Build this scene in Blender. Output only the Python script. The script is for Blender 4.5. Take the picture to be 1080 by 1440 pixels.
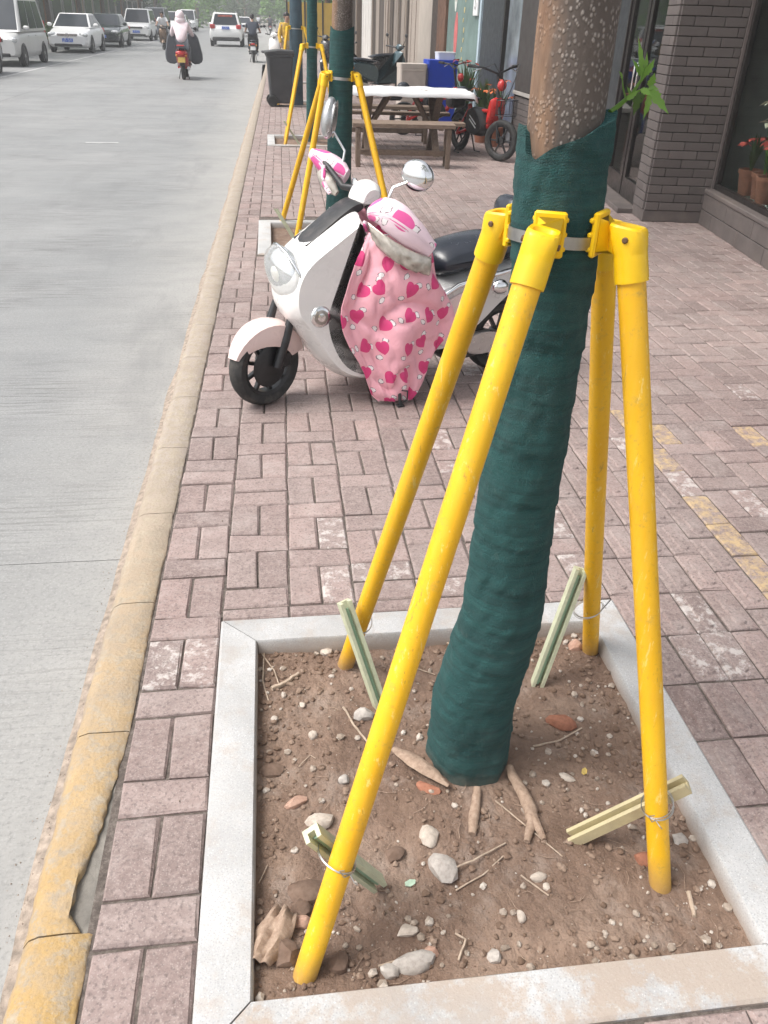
import bpy, bmesh, math, random
from mathutils import Vector, Matrix, Euler, noise
random.seed(7)
rad = math.radians
scene = bpy.context.scene
COL = scene.collection
for o in list(bpy.data.objects):
    bpy.data.objects.remove(o)

# ------------------------------------------------------------------ camera
CAM_H, F_PX, PITCH, YAW, ROLL = 1.5237, 1135.0, 0.5476, 0.1422, 0.0338
_f = Vector((math.sin(YAW)*math.cos(PITCH), math.cos(YAW)*math.cos(PITCH), -math.sin(PITCH)))
_r = Vector((math.cos(YAW), -math.sin(YAW), 0.0)); _u = _r.cross(_f)
CR = math.cos(ROLL)*_r + math.sin(ROLL)*_u
CU = -math.sin(ROLL)*_r + math.cos(ROLL)*_u
CF = _f
cam_d = bpy.data.cameras.new('camera'); cam = bpy.data.objects.new('camera', cam_d); COL.objects.link(cam)
cam_d.sensor_fit = 'VERTICAL'; cam_d.sensor_height = 24.0; cam_d.lens = F_PX/1440*24.0
cam_d.clip_start = 0.05; cam_d.clip_end = 2000
m = Matrix((CR, CU, -CF)).transposed().to_4x4(); m.translation = Vector((0, 0, CAM_H)); cam.matrix_world = m
scene.camera = cam
scene.render.resolution_x = 768; scene.render.resolution_y = 1024

# ------------------------------------------------------------------ sky, sun, exposure
SUN_EL, SUN_AZ = rad(58), rad(-95)          # azimuth from +Y, clockwise: light comes from the road side
world = bpy.data.worlds.new('World'); scene.world = world; world.use_nodes = True
nt = world.node_tree; nt.nodes.clear()
sky = nt.nodes.new('ShaderNodeTexSky'); sky.sky_type = 'NISHITA'; sky.sun_disc = False
sky.sun_elevation = SUN_EL; sky.sun_rotation = SUN_AZ % (2*math.pi)
sky.air_density = 1.0; sky.dust_density = 4.0; sky.ozone_density = 1.0
hs = nt.nodes.new('ShaderNodeHueSaturation'); hs.inputs['Saturation'].default_value = 0.22
bg = nt.nodes.new('ShaderNodeBackground'); bg.inputs['Strength'].default_value = 0.14
wo = nt.nodes.new('ShaderNodeOutputWorld')
nt.links.new(sky.outputs[0], hs.inputs['Color']); nt.links.new(hs.outputs[0], bg.inputs['Color']); nt.links.new(bg.outputs[0], wo.inputs['Surface'])
sd = bpy.data.lights.new('sun', 'SUN'); sd.energy = 1.5; sd.angle = rad(30); sd.color = (1.0, 0.96, 0.9)
so = bpy.data.objects.new('sun', sd); COL.objects.link(so)
sdir = Vector((math.sin(SUN_AZ)*math.cos(SUN_EL), math.cos(SUN_AZ)*math.cos(SUN_EL), math.sin(SUN_EL)))
so.rotation_euler = (-sdir).to_track_quat('-Z', 'Y').to_euler(); so.location = sdir*40
vs = scene.view_settings; vs.view_transform = 'Standard'; vs.look = 'None'; vs.gamma = 1.0; vs.use_curve_mapping = False
vs.exposure = 0.95

# ------------------------------------------------------------------ helpers
def ray(px, py): return CF + CR*((px-540)/F_PX) + CU*((720-py)/F_PX)
def ground(px, py, z=0.0):
    d = ray(px, py); t = (z-CAM_H)/d.z; return Vector((0, 0, CAM_H)) + d*t
def at_y(px, py, Y):
    d = ray(px, py); return Vector((0, 0, CAM_H)) + d*(Y/d.y)
def proj(p):
    d = Vector(p) - Vector((0, 0, CAM_H)); z = d.dot(CF)
    return (540+F_PX*d.dot(CR)/z, 720-F_PX*d.dot(CU)/z, z)
def shear(y): return 0.0145*max(0.0, y-1.9)

def link(o, parent=None):
    COL.objects.link(o)
    if parent is not None: o.parent = parent
    return o
def tag(o, label=None, cat=None, group=None, kind=None):
    if label: o['label'] = label
    if cat: o['category'] = cat
    if group: o['group'] = group
    if kind: o['kind'] = kind
    return o
def thing(name, label, cat, loc=(0, 0, 0), rz=0, group=None):
    o = bpy.data.objects.new(name, None); COL.objects.link(o); o.empty_display_size = .1
    o.location = loc; o.rotation_euler = (0, 0, rz)
    return tag(o, label, cat, group)
KIDS = {}
def copy_tree(o, parent=None, label=None, group=None):
    c = o.copy(); COL.objects.link(c)
    if parent is not None: c.parent = parent
    if label: c['label'] = label
    if group: c['group'] = group
    for ch in list(o.children): copy_tree(ch, c)
    return c

class MB:
    def __init__(s): s.v = []; s.f = []; s.uv = {}; s.mi = []; s.cur = 0
    def add(s, vs_, fs, uvs=None):
        b = len(s.v); s.v += [tuple(p) for p in vs_]
        for k, f in enumerate(fs):
            s.f.append(tuple(i+b for i in f)); s.mi.append(s.cur)
            if uvs: s.uv[len(s.f)-1] = [uvs[i] for i in f]
        return s
    def box(s, c, d, rot=None, ch=0.0):
        cx, cy, cz = c; x, y, z = d[0]/2, d[1]/2, d[2]/2
        if ch <= 0:
            P = [(a*x, b*y, e*z) for e in (-1, 1) for b in (-1, 1) for a in (-1, 1)]
            F = [(0, 2, 3, 1), (4, 5, 7, 6), (0, 1, 5, 4), (2, 6, 7, 3), (0, 4, 6, 2), (1, 3, 7, 5)]
        else:
            ch = min(ch, x*.9, y*.9, z*.9)
            def ringp(xx, yy, zz, c2): return [(-xx+c2, -yy, zz), (xx-c2, -yy, zz), (xx, -yy+c2, zz), (xx, yy-c2, zz), (xx-c2, yy, zz), (-xx+c2, yy, zz), (-xx, yy-c2, zz), (-xx, -yy+c2, zz)]
            P = ringp(x-ch, y-ch, -z, ch*.5)+ringp(x, y, -z+ch, ch)+ringp(x, y, z-ch, ch)+ringp(x-ch, y-ch, z, ch*.5)
            F = [tuple(range(7, -1, -1)), tuple(range(24, 32))]
            for k in range(3):
                for i in range(8): j = (i+1) % 8; F.append((k*8+i, k*8+j, k*8+8+j, k*8+8+i))
        M = rot if rot is not None else Matrix.Identity(3)
        return s.add([Vector((cx, cy, cz)) + M @ Vector(p) for p in P], F)
    def loft(s, rings, cap=True, closed=True, uv=False, uvscale=(1, 1)):
        n = len(rings[0]); P = [p for r in rings for p in r]; F = []
        m_ = n if closed else n-1
        for k in range(len(rings)-1):
            for i in range(m_):
                j = (i+1) % n; F.append((k*n+i, k*n+j, (k+1)*n+j, (k+1)*n+i))
        uvs = None
        if uv:
            uvs = []
            for k, r in enumerate(rings):
                for i in range(n): uvs.append((i/(n if closed else n-1)*uvscale[0], k/(len(rings)-1)*uvscale[1]))
        if cap and closed:
            F.append(tuple(range(n-1, -1, -1))); F.append(tuple(range((len(rings)-1)*n, len(rings)*n)))
        return s.add(P, F, uvs)
    def tube(s, pts, r, n=10, cap=True, flat=None):
        pts = [Vector(p) for p in pts]; rs = r if isinstance(r, (list, tuple)) else [r]*len(pts)
        rings = []; up = None
        for i, p in enumerate(pts):
            t = (pts[min(i+1, len(pts)-1)] - pts[max(i-1, 0)]).normalized()
            if up is None:
                a = Vector((0, 0, 1)) if abs(t.z) < .9 else Vector((1, 0, 0))
                up = (a - t*a.dot(t)).normalized()
            else: up = (up - t*up.dot(t)).normalized()
            sd_ = t.cross(up)
            fl = flat if flat else 1.0
            rings.append([p + (sd_*math.cos(2*math.pi*k/n) + up*math.sin(2*math.pi*k/n)*fl)*rs[i] for k in range(n)])
        return s.loft(rings, cap)
    def lathe(s, prof, n=24, c=(0, 0, 0), axis='Z', M=None):
        rings = []
        for (r_, h) in prof:
            ring = []
            for k in range(n):
                a = 2*math.pi*k/n; p = Vector((r_*math.cos(a), r_*math.sin(a), h))
                if axis == 'Y': p = Vector((p.x, p.z, p.y))
                elif axis == 'X': p = Vector((p.z, p.x, p.y))
                if M is not None: p = M @ p
                ring.append(p+Vector(c))
            rings.append(ring)
        return s.loft(rings, cap=True)
    def poly(s, pts2, y0, y1, plane='XZ', ch=0.0):
        """extrude a 2-D outline between y0 and y1"""
        def P(p, y): return (p[0], y, p[1]) if plane == 'XZ' else ((p[0], p[1], y) if plane == 'XY' else (y, p[0], p[1]))
        if ch: 
            ins = inset(pts2, ch); sg = 1 if y1 > y0 else -1
            rings = [[P(p, y0) for p in ins], [P(p, y0+sg*ch) for p in pts2], [P(p, y1-sg*ch) for p in pts2], [P(p, y1) for p in ins]]
        else: rings = [[P(p, y0) for p in pts2], [P(p, y1) for p in pts2]]
        return s.loft(rings, True)
    def pillow(s, pts2, hw, inset_d, y=0.0, steps=7, power=2.4):
        """rounded body from a side outline (x,z), half width hw across y"""
        rings = []
        for k in range(steps):
            t = math.sin((k/(steps-1)*2-1)*math.pi/2)
            d = inset_d*(abs(t)**power)
            q = inset(pts2, d) if d > 1e-6 else pts2
            rings.append([(p[0], y+t*hw, p[1]) for p in q])
        return s.loft(rings, True)
    def ball(s, c, r, n=12, m_=8, rot=None):
        if not isinstance(r, (tuple, list)): r = (r, r, r)
        rings = []
        for k in range(m_+1):
            a = math.pi*k/m_; q = max(math.sin(a), .02)
            ring = [Vector((r[0]*q*math.cos(2*math.pi*i/n), r[1]*q*math.sin(2*math.pi*i/n), -r[2]*math.cos(a))) for i in range(n)]
            if rot is not None: ring = [rot @ p for p in ring]
            rings.append([p+Vector(c) for p in ring])
        return s.loft(rings, True)
    def mesh(s, name, mats=None, smooth=False, auto=None):
        me = bpy.data.meshes.new(name); me.from_pydata(s.v, [], s.f)
        for mm in (mats if isinstance(mats, (list, tuple)) else [mats]):
            if mm: me.materials.append(mm)
        if len(me.materials) > 1:
            me.polygons.foreach_set('material_index', s.mi)
        if s.uv:
            ul = me.uv_layers.new(name='UVMap')
            for p in me.polygons:
                q = s.uv.get(p.index)
                if q:
                    for li, c in zip(p.loop_indices, q): ul.data[li].uv = c
        bm = bmesh.new(); bm.from_mesh(me); bmesh.ops.recalc_face_normals(bm, faces=bm.faces)
        if smooth:
            ang = rad(auto if auto else 40)
            for f in bm.faces: f.smooth = True
            for e in bm.edges:
                if len(e.link_faces) == 2 and e.calc_face_angle(0) > ang: e.smooth = False
        bm.to_mesh(me); bm.free()
        return me
    def build(s, name, mats, parent=None, smooth=False, auto=None, **kw):
        o = bpy.data.objects.new(name, s.mesh(name, mats, smooth, auto)); link(o, parent)
        if kw: tag(o, **kw)
        return o
def inset(pts, d):
    n = len(pts); A = sum(pts[i][0]*pts[(i+1) % n][1]-pts[(i+1) % n][0]*pts[i][1] for i in range(n)); sg = 1 if A > 0 else -1
    out = []
    for i in range(n):
        a, b, c = Vector(pts[i-1]), Vector(pts[i]), Vector(pts[(i+1) % n])
        e1 = (b-a).normalized(); e2 = (c-b).normalized()
        n1 = Vector((-e1.y, e1.x))*sg; n2 = Vector((-e2.y, e2.x))*sg
        nn = n1+n2; L = nn.length
        nn = n1 if L < 1e-4 else nn/L
        k = 1/max(.55, nn.dot(n1)); out.append(tuple(b+nn*d*k))
    return out
def smooth_poly(pts, it=2):
    for _ in range(it):
        q = []
        for i in range(len(pts)):
            a, b = pts[i], pts[(i+1) % len(pts)]
            q += [(a[0]*.75+b[0]*.25, a[1]*.75+b[1]*.25), (a[0]*.25+b[0]*.75, a[1]*.25+b[1]*.75)]
        pts = q
    return pts
def lerp(a, b, t): return a+(b-a)*t
def table(tab, x):
    if x <= tab[0][0]: return tab[0][1]
    for (a, b) in zip(tab, tab[1:]):
        if x <= b[0]:
            t = (x-a[0])/(b[0]-a[0]); return lerp(a[1], b[1], t)
    return tab[-1][1]
def Rz(a): return Matrix.Rotation(a, 3, 'Z')
def Rx(a): return Matrix.Rotation(a, 3, 'X')
def Ry(a): return Matrix.Rotation(a, 3, 'Y')

# ------------------------------------------------------------------ materials
class NT:
    def __init__(s, name):
        s.m = bpy.data.materials.new(name); s.m.use_nodes = True; s.t = s.m.node_tree; s.t.nodes.clear()
        s.out = s.n('ShaderNodeOutputMaterial'); s.b = s.n('ShaderNodeBsdfPrincipled'); s.l(s.b.outputs[0], s.out.inputs[0])
    def n(s, t, **k):
        x = s.t.nodes.new(t)
        for a, b in k.items(): setattr(x, a, b)
        return x
    def l(s, a, b): s.t.links.new(a, b)
    def set(s, sock, v):
        if hasattr(v, 'is_output') or isinstance(v, bpy.types.NodeSocket): s.l(v, sock)
        else: sock.default_value = (*v, 1) if isinstance(v, (tuple, list)) and len(v) == 3 and sock.type == 'RGBA' else v
    def math(s, op, a, b=None, c=None):
        x = s.n('ShaderNodeMath', operation=op); s.set(x.inputs[0], a)
        if b is not None: s.set(x.inputs[1], b)
        if c is not None: s.set(x.inputs[2], c)
        return x.outputs[0]
    def vmath(s, op, a, b=None):
        x = s.n('ShaderNodeVectorMath', operation=op); s.set(x.inputs[0], a)
        if b is not None: s.set(x.inputs[1], b)
        return x.outputs[0]
    def mix(s, f, a, b, mode='MIX'):
        x = s.n('ShaderNodeMix', data_type='RGBA', blend_type=mode); s.set(x.inputs[0], f); s.set(x.inputs[6], a); s.set(x.inputs[7], b); return x.outputs[2]
    def pos(s): return s.n('ShaderNodeNewGeometry').outputs['Position']
    def obj(s): return s.n('ShaderNodeTexCoord').outputs['Object']
    def uv(s): return s.n('ShaderNodeTexCoord').outputs['UV']
    def noise(s, vec, sc, det=3, rough=.55, dist=0.0, color=False):
        x = s.n('ShaderNodeTexNoise'); x.inputs['Scale'].default_value = sc; x.inputs['Detail'].default_value = det; x.inputs['Roughness'].default_value = rough; x.inputs['Distortion'].default_value = dist
        s.l(vec, x.inputs['Vector']); return x.outputs['Color' if color else 'Fac']
    def vor(s, vec, sc, feat='F1', rnd=1.0, out='Distance'):
        x = s.n('ShaderNodeTexVoronoi', feature=feat); x.inputs['Scale'].default_value = sc; x.inputs['Randomness'].default_value = rnd
        s.l(vec, x.inputs['Vector']); return x.outputs[out]
    def ramp(s, f, stops):
        x = s.n('ShaderNodeValToRGB'); s.set(x.inputs[0], f); e = x.color_ramp.elements
        while len(e) < len(stops): e.new(.5)
        for q, (p, c) in zip(e, stops): q.position = p; q.color = (*c, 1) if isinstance(c, (tuple, list)) else (c, c, c, 1)
        return x.outputs[0]
    def rng(s, f, a, b, c=0.0, d=1.0):
        x = s.n('ShaderNodeMapRange'); s.set(x.inputs[0], f); x.inputs[1].default_value = a; x.inputs[2].default_value = b; x.inputs[3].default_value = c; x.inputs[4].default_value = d; return x.outputs[0]
    def map(s, vec, scale=(1, 1, 1), rot=(0, 0, 0), loc=(0, 0, 0)):
        x = s.n('ShaderNodeMapping'); s.l(vec, x.inputs[0]); x.inputs['Scale'].default_value = scale; x.inputs['Rotation'].default_value = rot; x.inputs['Location'].default_value = loc; return x.outputs[0]
    def bump(s, h, st=.3, dist=.01, nrm=None):
        x = s.n('ShaderNodeBump'); x.inputs['Strength'].default_value = st; x.inputs['Distance'].default_value = dist; s.l(h, x.inputs['Height'])
        if nrm is not None: s.l(nrm, x.inputs['Normal'])
        return x.outputs[0]
    def fin(s, col=None, rough=None, metal=None, nrm=None, **k):
        if col is not None: s.set(s.b.inputs['Base Color'], col)
        if rough is not None: s.set(s.b.inputs['Roughness'], rough)
        if metal is not None: s.set(s.b.inputs['Metallic'], metal)
        if nrm is not None: s.l(nrm, s.b.inputs['Normal'])
        for a, b in k.items(): s.set(s.b.inputs[a.replace('_', ' ')], b)
        return s.m
def simple(name, col, rough=.5, metal=0.0, var=.12, sc=9, bump=.0, bsc=60, dirt=None, coat=0.0, spec=None):
    """plain paint/plastic/metal with tonal variation, optional dirt and fine relief"""
    N = NT(name); p = N.obj()
    nf = N.noise(p, sc, 4)
    c = N.mix(N.rng(nf, .3, .7), tuple(x*(1-var) for x in col), tuple(min(1, x*(1+var)) for x in col))
    if dirt:
        dm = N.rng(N.noise(p, sc*.45, 5, .65), .5, .72); c = N.mix(N.math('MULTIPLY', dm, dirt[1]), c, dirt[0])
    nr = N.bump(N.noise(p, bsc, 4), bump, .004) if bump else None
    r = N.rng(N.noise(p, sc*2.3, 3), .3, .7, max(0, rough-.07), min(1, rough+.08))
    N.fin(c, r, metal, nr)
    if coat: N.b.inputs['Coat Weight'].default_value = coat; N.b.inputs['Coat Roughness'].default_value = .06
    if spec is not None: N.b.inputs['Specular IOR Level'].default_value = spec
    return N.m
M = {}
def paver_mat(name, src, worn=0.0, yellow=0.0):
    N = NT(name); p = N.pos()
    if src == 'obj': rnd = N.n('ShaderNodeObjectInfo').outputs['Random']
    else:
        a = N.n('ShaderNodeAttribute', attribute_name='tone'); rnd = a.outputs['Fac']
    base = N.ramp(rnd, [(0.0, (.178, .127, .116)), (.2, (.235, .168, .154)), (.45, (.315, .222, .203)), (.7, (.245, .187, .173)), (.85, (.280, .212, .196)), (1.0, (.368, .262, .239))])
    big = N.noise(p, 1.1, 4, .6); base = N.mix(N.rng(big, .35, .7, 0, .45), base, (.405, .335, .31))
    mid = N.noise(p, 17, 5, .65); base = N.mix(N.rng(mid, .35, .68, 0, .48), base, (.155, .118, .110)); m2 = N.noise(N.map(p, loc=(7, 2, 1)), 55, 4, .7); base = N.mix(N.rng(m2, .45, .66, 0, .45), base, (.405, .33, .305))
    spk = N.vor(p, 170); base = N.mix(N.rng(spk, .05, .35, .55, 0), base, (.44, .38, .355))
    dk = N.noise(p, 120, 3); base = N.mix(N.rng(dk, .52, .68, 0, .6), base, (.10, .076, .072))
    dust = N.noise(p, 5.5, 5, .7); base = N.mix(N.rng(dust, .52, .76, 0, .45), base, (.44, .385, .36)); st = N.noise(N.map(p, loc=(9, 3, 0)), 2.6, 6, .7); base = N.mix(N.rng(st, .56, .72, 0, .5), base, (.19, .155, .145))
    if worn:
        w = N.noise(N.map(p, (1, 1, 1), loc=(3.1, 5.2, 0)), 21, 6, .75); base = N.mix(N.rng(w, .50, .60, 0, .62), base, (.62, .58, .55))
    if yellow:
        w = N.noise(p, 26, 6, .75); base = N.mix(N.rng(w, .42, .60, 0, .75), base, (.56, .40, .20))
    h = N.math('ADD', N.math('MULTIPLY', N.noise(p, 240, 3), .5), N.noise(p, 38, 4))
    return N.fin(base, N.rng(mid, .3, .7, .62, .86), 0, N.bump(h, .38, .0035))
M['paver'] = paver_mat('paver_concrete', 'obj'); M['paver_far'] = paver_mat('paver_concrete_joined', 'attr')
M['paver_worn'] = paver_mat('paver_whitewashed', 'obj', worn=1.0); M['paver_yellow'] = paver_mat('paver_yellow_paint', 'obj', yellow=1.0)
def ground_brick_mat():
    N = NT('pavement_far'); p = N.pos()
    b = N.n('ShaderNodeTexBrick'); N.l(p, b.inputs['Vector']); b.inputs['Scale'].default_value = 2.5
    b.inputs['Color1'].default_value = (.30, .235, .22, 1); b.inputs['Color2'].default_value = (.26, .205, .195, 1); b.inputs['Mortar'].default_value = (.10, .08, .075, 1); b.inputs['Mortar Size'].default_value = .012
    d = N.noise(p, 1.3, 5, .65); c = N.mix(N.rng(d, .35, .7, 0, .5), b.outputs['Color'], (.36, .31, .29))
    return N.fin(c, .85)
M['pav_far'] = ground_brick_mat()
def joint_mat():
    N = NT('joint_sand'); p = N.pos(); n_ = N.noise(p, 60, 5, .7)
    c = N.ramp(n_, [(.3, (.055, .045, .039)), (.5, (.11, .09, .078)), (.75, (.22, .19, .168))])
    return N.fin(c, .95, 0, N.bump(N.noise(p, 200, 4), .6, .004))
M['joint'] = joint_mat()
def road_mat():
    N = NT('road_concrete'); p = N.pos()
    big = N.noise(p, .35, 4, .6); c = N.ramp(big, [(.3, (.205, .210, .210)), (.55, (.245, .248, .247)), (.75, (.29, .289, .285))])
    st = N.noise(N.map(p, (.5, 2.6, 1)), 1.4, 5, .65); c = N.mix(N.rng(st, .45, .75, 0, .45), c, (.335, .333, .327))
    fine = N.noise(p, 130, 3); c = N.mix(N.rng(fine, .35, .75, 0, .35), c, (.20, .20, .198))
    gv = N.noise(N.map(p, (3.2, 62, 1)), 1.0, 2, .5); gp = N.noise(N.map(p, (.9, 1.3, 1)), 1.1, 4)
    gm = N.math('MULTIPLY', N.rng(gv, .50, .60), N.rng(gp, .40, .62)); c = N.mix(N.math('MULTIPLY', gm, .62), c, (.10, .099, .097))
    # pale dusty gutter band and light concrete wash along the kerb
    x = N.n('ShaderNodeSeparateXYZ'); N.l(p, x.inputs[0])
    edge = N.math('ADD', x.outputs[0], N.math('MULTIPLY', N.noise(p, 2.2, 4), .55))
    c = N.mix(N.rng(edge, -.95, -.25, 0, .6), c, (.385, .37, .345)); mo = N.noise(p, 4.5, 6, .7); c = N.mix(N.rng(mo, .42, .7, 0, .35), c, (.19, .19, .188))
    wp = N.noise(N.map(p, (.8, 3.5, 1)), .8, 5, .7); c = N.mix(N.rng(wp, .60, .75, 0, .18), c, (.42, .42, .415)); ag = N.vor(p, 95); c = N.mix(N.rng(ag, .1, .42, .45, 0), c, (.37, .362, .35)); ag2 = N.noise(p, 70, 4, .75); c = N.mix(N.rng(ag2, .5, .68, 0, .5), c, (.14, .138, .135)); oil = N.noise(N.map(p, (1.6, .35, 1), loc=(2, 9, 0)), 1.1, 5, .7); c = N.mix(N.rng(oil, .54, .72, 0, .45), c, (.15, .15, .149)); ckn = N.noise(p, 1.7, 4, .6, color=True); ck = N.vor(N.vmath('ADD', N.map(p, (.5, .5, .5)), N.vmath('MULTIPLY', ckn, (.35, .35, 0))), .8, 'DISTANCE_TO_EDGE'); c = N.mix(N.math('MULTIPLY', N.rng(ck, .0008, .002, .35, 0), N.rng(big, .55, .6)), c, (.10, .098, .095))
    h = N.math('SUBTRACT', N.math('MULTIPLY', fine, .35), gm)
    return N.fin(c, N.rng(big, .3, .7, .55, .72), 0, N.bump(h, .35, .004))
M['road'] = road_mat()
def kerb_mat():
    N = NT('kerb_yellow_paint'); p = N.pos(); x = N.n('ShaderNodeSeparateXYZ'); N.l(p, x.inputs[0])
    conc = N.ramp(N.noise(p, 30, 5, .65), [(.3, (.27, .225, .17)), (.7, (.40, .34, .26))])
    paint = N.ramp(N.noise(p, 14, 4), [(.3, (.37, .235, .080)), (.7, (.46, .305, .125))])
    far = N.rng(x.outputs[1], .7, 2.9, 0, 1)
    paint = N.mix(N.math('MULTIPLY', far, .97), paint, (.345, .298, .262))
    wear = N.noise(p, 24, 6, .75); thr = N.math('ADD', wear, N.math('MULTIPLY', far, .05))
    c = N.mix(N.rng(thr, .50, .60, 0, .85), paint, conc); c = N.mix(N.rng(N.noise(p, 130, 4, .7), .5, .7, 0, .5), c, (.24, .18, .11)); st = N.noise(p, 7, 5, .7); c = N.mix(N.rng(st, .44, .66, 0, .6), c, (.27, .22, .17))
    pit = N.vor(p, 75); c = N.mix(N.rng(pit, .06, .22, .55, 0), c, (.33, .27, .20))
    # grit and earth line along the foot
    low = N.math('ADD', x.outputs[2], N.math('MULTIPLY', N.noise(p, 16, 5, .7), .045)); c = N.mix(N.rng(low, -.040, .010, .95, 0), c, (.27, .21, .165))
    h = N.math('ADD', N.noise(p, 90, 4), N.math('MULTIPLY', N.noise(p, 14, 4), 1.5))
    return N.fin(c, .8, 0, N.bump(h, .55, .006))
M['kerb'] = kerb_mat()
M['mortar'] = simple('mortar_grey', (.185, .17, .15), .93, var=.3, sc=26, bump=.7, bsc=90)
def granite_mat(name, stain):
    N = NT(name); p = N.pos()
    c = N.ramp(N.noise(p, 4, 4), [(.3, (.36, .36, .362)), (.7, (.50, .497, .495))])
    s1 = N.vor(p, 210); c = N.mix(N.rng(s1, .12, .45, .6, 0), c, (.25, .255, .265))
    s2 = N.vor(N.map(p, loc=(1, 2, 3)), 150); c = N.mix(N.rng(s2, .05, .30, .6, 0), c, (.68, .675, .67))
    n1 = N.noise(p, 7, 6, .75); c = N.mix(N.rng(n1, .53-stain*.10, .64-stain*.10, 0, .35+.4*stain), c, (.365, .285, .222)); n4 = N.noise(N.map(p, loc=(2, 8, 1)), 2.4, 5, .65); c = N.mix(N.rng(n4, .48, .60, 0, .4), c, (.32, .315, .31))
    n2 = N.noise(N.map(p, loc=(5, 1, 0)), 40, 5, .7); c = N.mix(N.rng(n2, .5, .7, 0, .28), c, (.40, .36, .32))
    x = N.n('ShaderNodeSeparateXYZ'); N.l(p, x.inputs[0])
    low = N.math('ADD', x.outputs[2], N.math('MULTIPLY', n2, .03)); c = N.mix(N.rng(low, -.03, .018, .85, 0), c, (.30, .235, .19))
    return N.fin(c, .78, 0, N.bump(N.math('ADD', N.noise(p, 150, 4), N.math('MULTIPLY', n1, 1.2)), .32, .004))
M['granite'] = granite_mat('granite_white', .1); M['granite_clay'] = granite_mat('granite_clay_smeared', 1.0)
def soil_mat():
    N = NT('dry_soil'); p = N.pos()
    c = N.ramp(N.noise(p, 5, 5, .65), [(.3, (.155, .097, .067)), (.5, (.222, .146, .106)), (.72, (.325, .235, .18))])
    n2 = N.noise(p, 45, 6, .7); c = N.mix(N.rng(n2, .35, .7, .42, 0), c, (.11, .07, .05)); n5 = N.noise(N.map(p, loc=(1, 1, 4)), 2.6, 4, .6); c = N.mix(N.rng(n5, .52, .66, 0, .5), c, (.125, .078, .058)); c = N.mix(N.rng(n5, .46, .34, 0, .5), c, (.34, .24, .18))
    n3 = N.noise(N.map(p, loc=(4, 7, 0)), 9, 5, .7); c = N.mix(N.rng(n3, .54, .68, 0, .6), c, (.30, .235, .195))
    s = N.vor(p, 190); c = N.mix(N.rng(s, .08, .2, .4, 0), c, (.38, .31, .27))
    cl = N.vor(p, 55); h = N.math('ADD', N.math('MULTIPLY', cl, -.7), N.math('ADD', n2, N.math('MULTIPLY', N.noise(p, 170, 4), .6)))
    return N.fin(c, .95, 0, N.bump(h, .85, .009))
M['soil'] = soil_mat()
def rock_mat(name, a, b, sc=25):
    N = NT(name); p = N.obj(); oi = N.n('ShaderNodeObjectInfo').outputs['Random']
    v = N.vmath('ADD', p, N.vmath('MULTIPLY', N.n('ShaderNodeObjectInfo').outputs['Location'], (7, 7, 7)))
    c = N.mix(N.rng(N.noise(v, sc, 5, .65), .3, .7), a, b); c = N.mix(N.rng(N.noise(v, sc*5, 3), .45, .7, 0, .4), c, tuple(q*.55 for q in a))
    return N.fin(c, .9, 0, N.bump(N.noise(v, sc*3, 5), .5, .004))
M['stone_pale'] = rock_mat('stone_pale', (.42, .35, .29), (.58, .51, .44)); M['stone_grey'] = rock_mat('stone_grey', (.34, .30, .27), (.50, .46, .42))
M['brick_red'] = rock_mat('brick_fragment', (.26, .105, .062), (.36, .16, .10)); M['stone_pink'] = rock_mat('stone_pink', (.38, .22, .16), (.52, .34, .26))
M['clod'] = rock_mat('soil_clod', (.13, .08, .056), (.205, .14, .105))
def wood_mat(name, a, b, sx=(3, 3, 40)):
    N = NT(name); p = N.obj(); g = N.noise(N.map(p, sx), 3, 5, .65, .5)
    c = N.mix(N.rng(g, .3, .7), a, b); c = N.mix(N.rng(N.noise(p, 30, 5, .7), .5, .75, 0, .5), c, tuple(q*.5 for q in a))
    return N.fin(c, .85, 0, N.bump(g, .6, .004))
M['dead_wood'] = wood_mat('dead_wood', (.25, .165, .115), (.42, .31, .235), (30, 30, 6)); M['twig'] = wood_mat('dry_twig', (.36, .27, .20), (.52, .42, .33), (30, 30, 30))
def bark_mat():
    N = NT('speckled_bark'); p = N.obj()
    c = N.ramp(N.noise(p, 7, 5, .6), [(.3, (.080, .064, .055)), (.7, (.128, .103, .088))])
    vn = N.vor(N.map(p, (1, 1, .75)), 150); dm = N.noise(p, 22, 4)
    spot = N.math('MULTIPLY', N.rng(vn, .22, .48, 1, 0), N.rng(dm, .36, .52)); c = N.mix(N.math('MULTIPLY', spot, .75), c, (.33, .29, .26))
    x = N.n('ShaderNodeSeparateXYZ'); N.l(N.n('ShaderNodeNewGeometry').outputs['Normal'], x.inputs[0])
    x2 = N.n('ShaderNodeSeparateXYZ'); N.l(p, x2.inputs[0])
    on = N.math('SUBTRACT', N.math('MULTIPLY', N.math('SUBTRACT', x2.outputs[0], .018), -10.0), N.math('MULTIPLY', N.noise(N.map(p, (3, 3, 1)), 6, 4), 1.1))
    rn = N.noise(N.map(p, (9, 9, 1.6)), 9, 5, .7)
    c = N.mix(N.math('MULTIPLY', N.rng(on, -.4, .15), .75), c, N.ramp(rn, [(.3, (.22, .10, .045)), (.6, (.40, .22, .115)), (.8, (.50, .34, .22))]))
    h = N.math('ADD', N.math('MULTIPLY', spot, .8), N.noise(N.map(p, (1, 1, .4)), 40, 5))
    return N.fin(c, .88, 0, N.bump(h, .6, .005))
M['bark'] = bark_mat()
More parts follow.
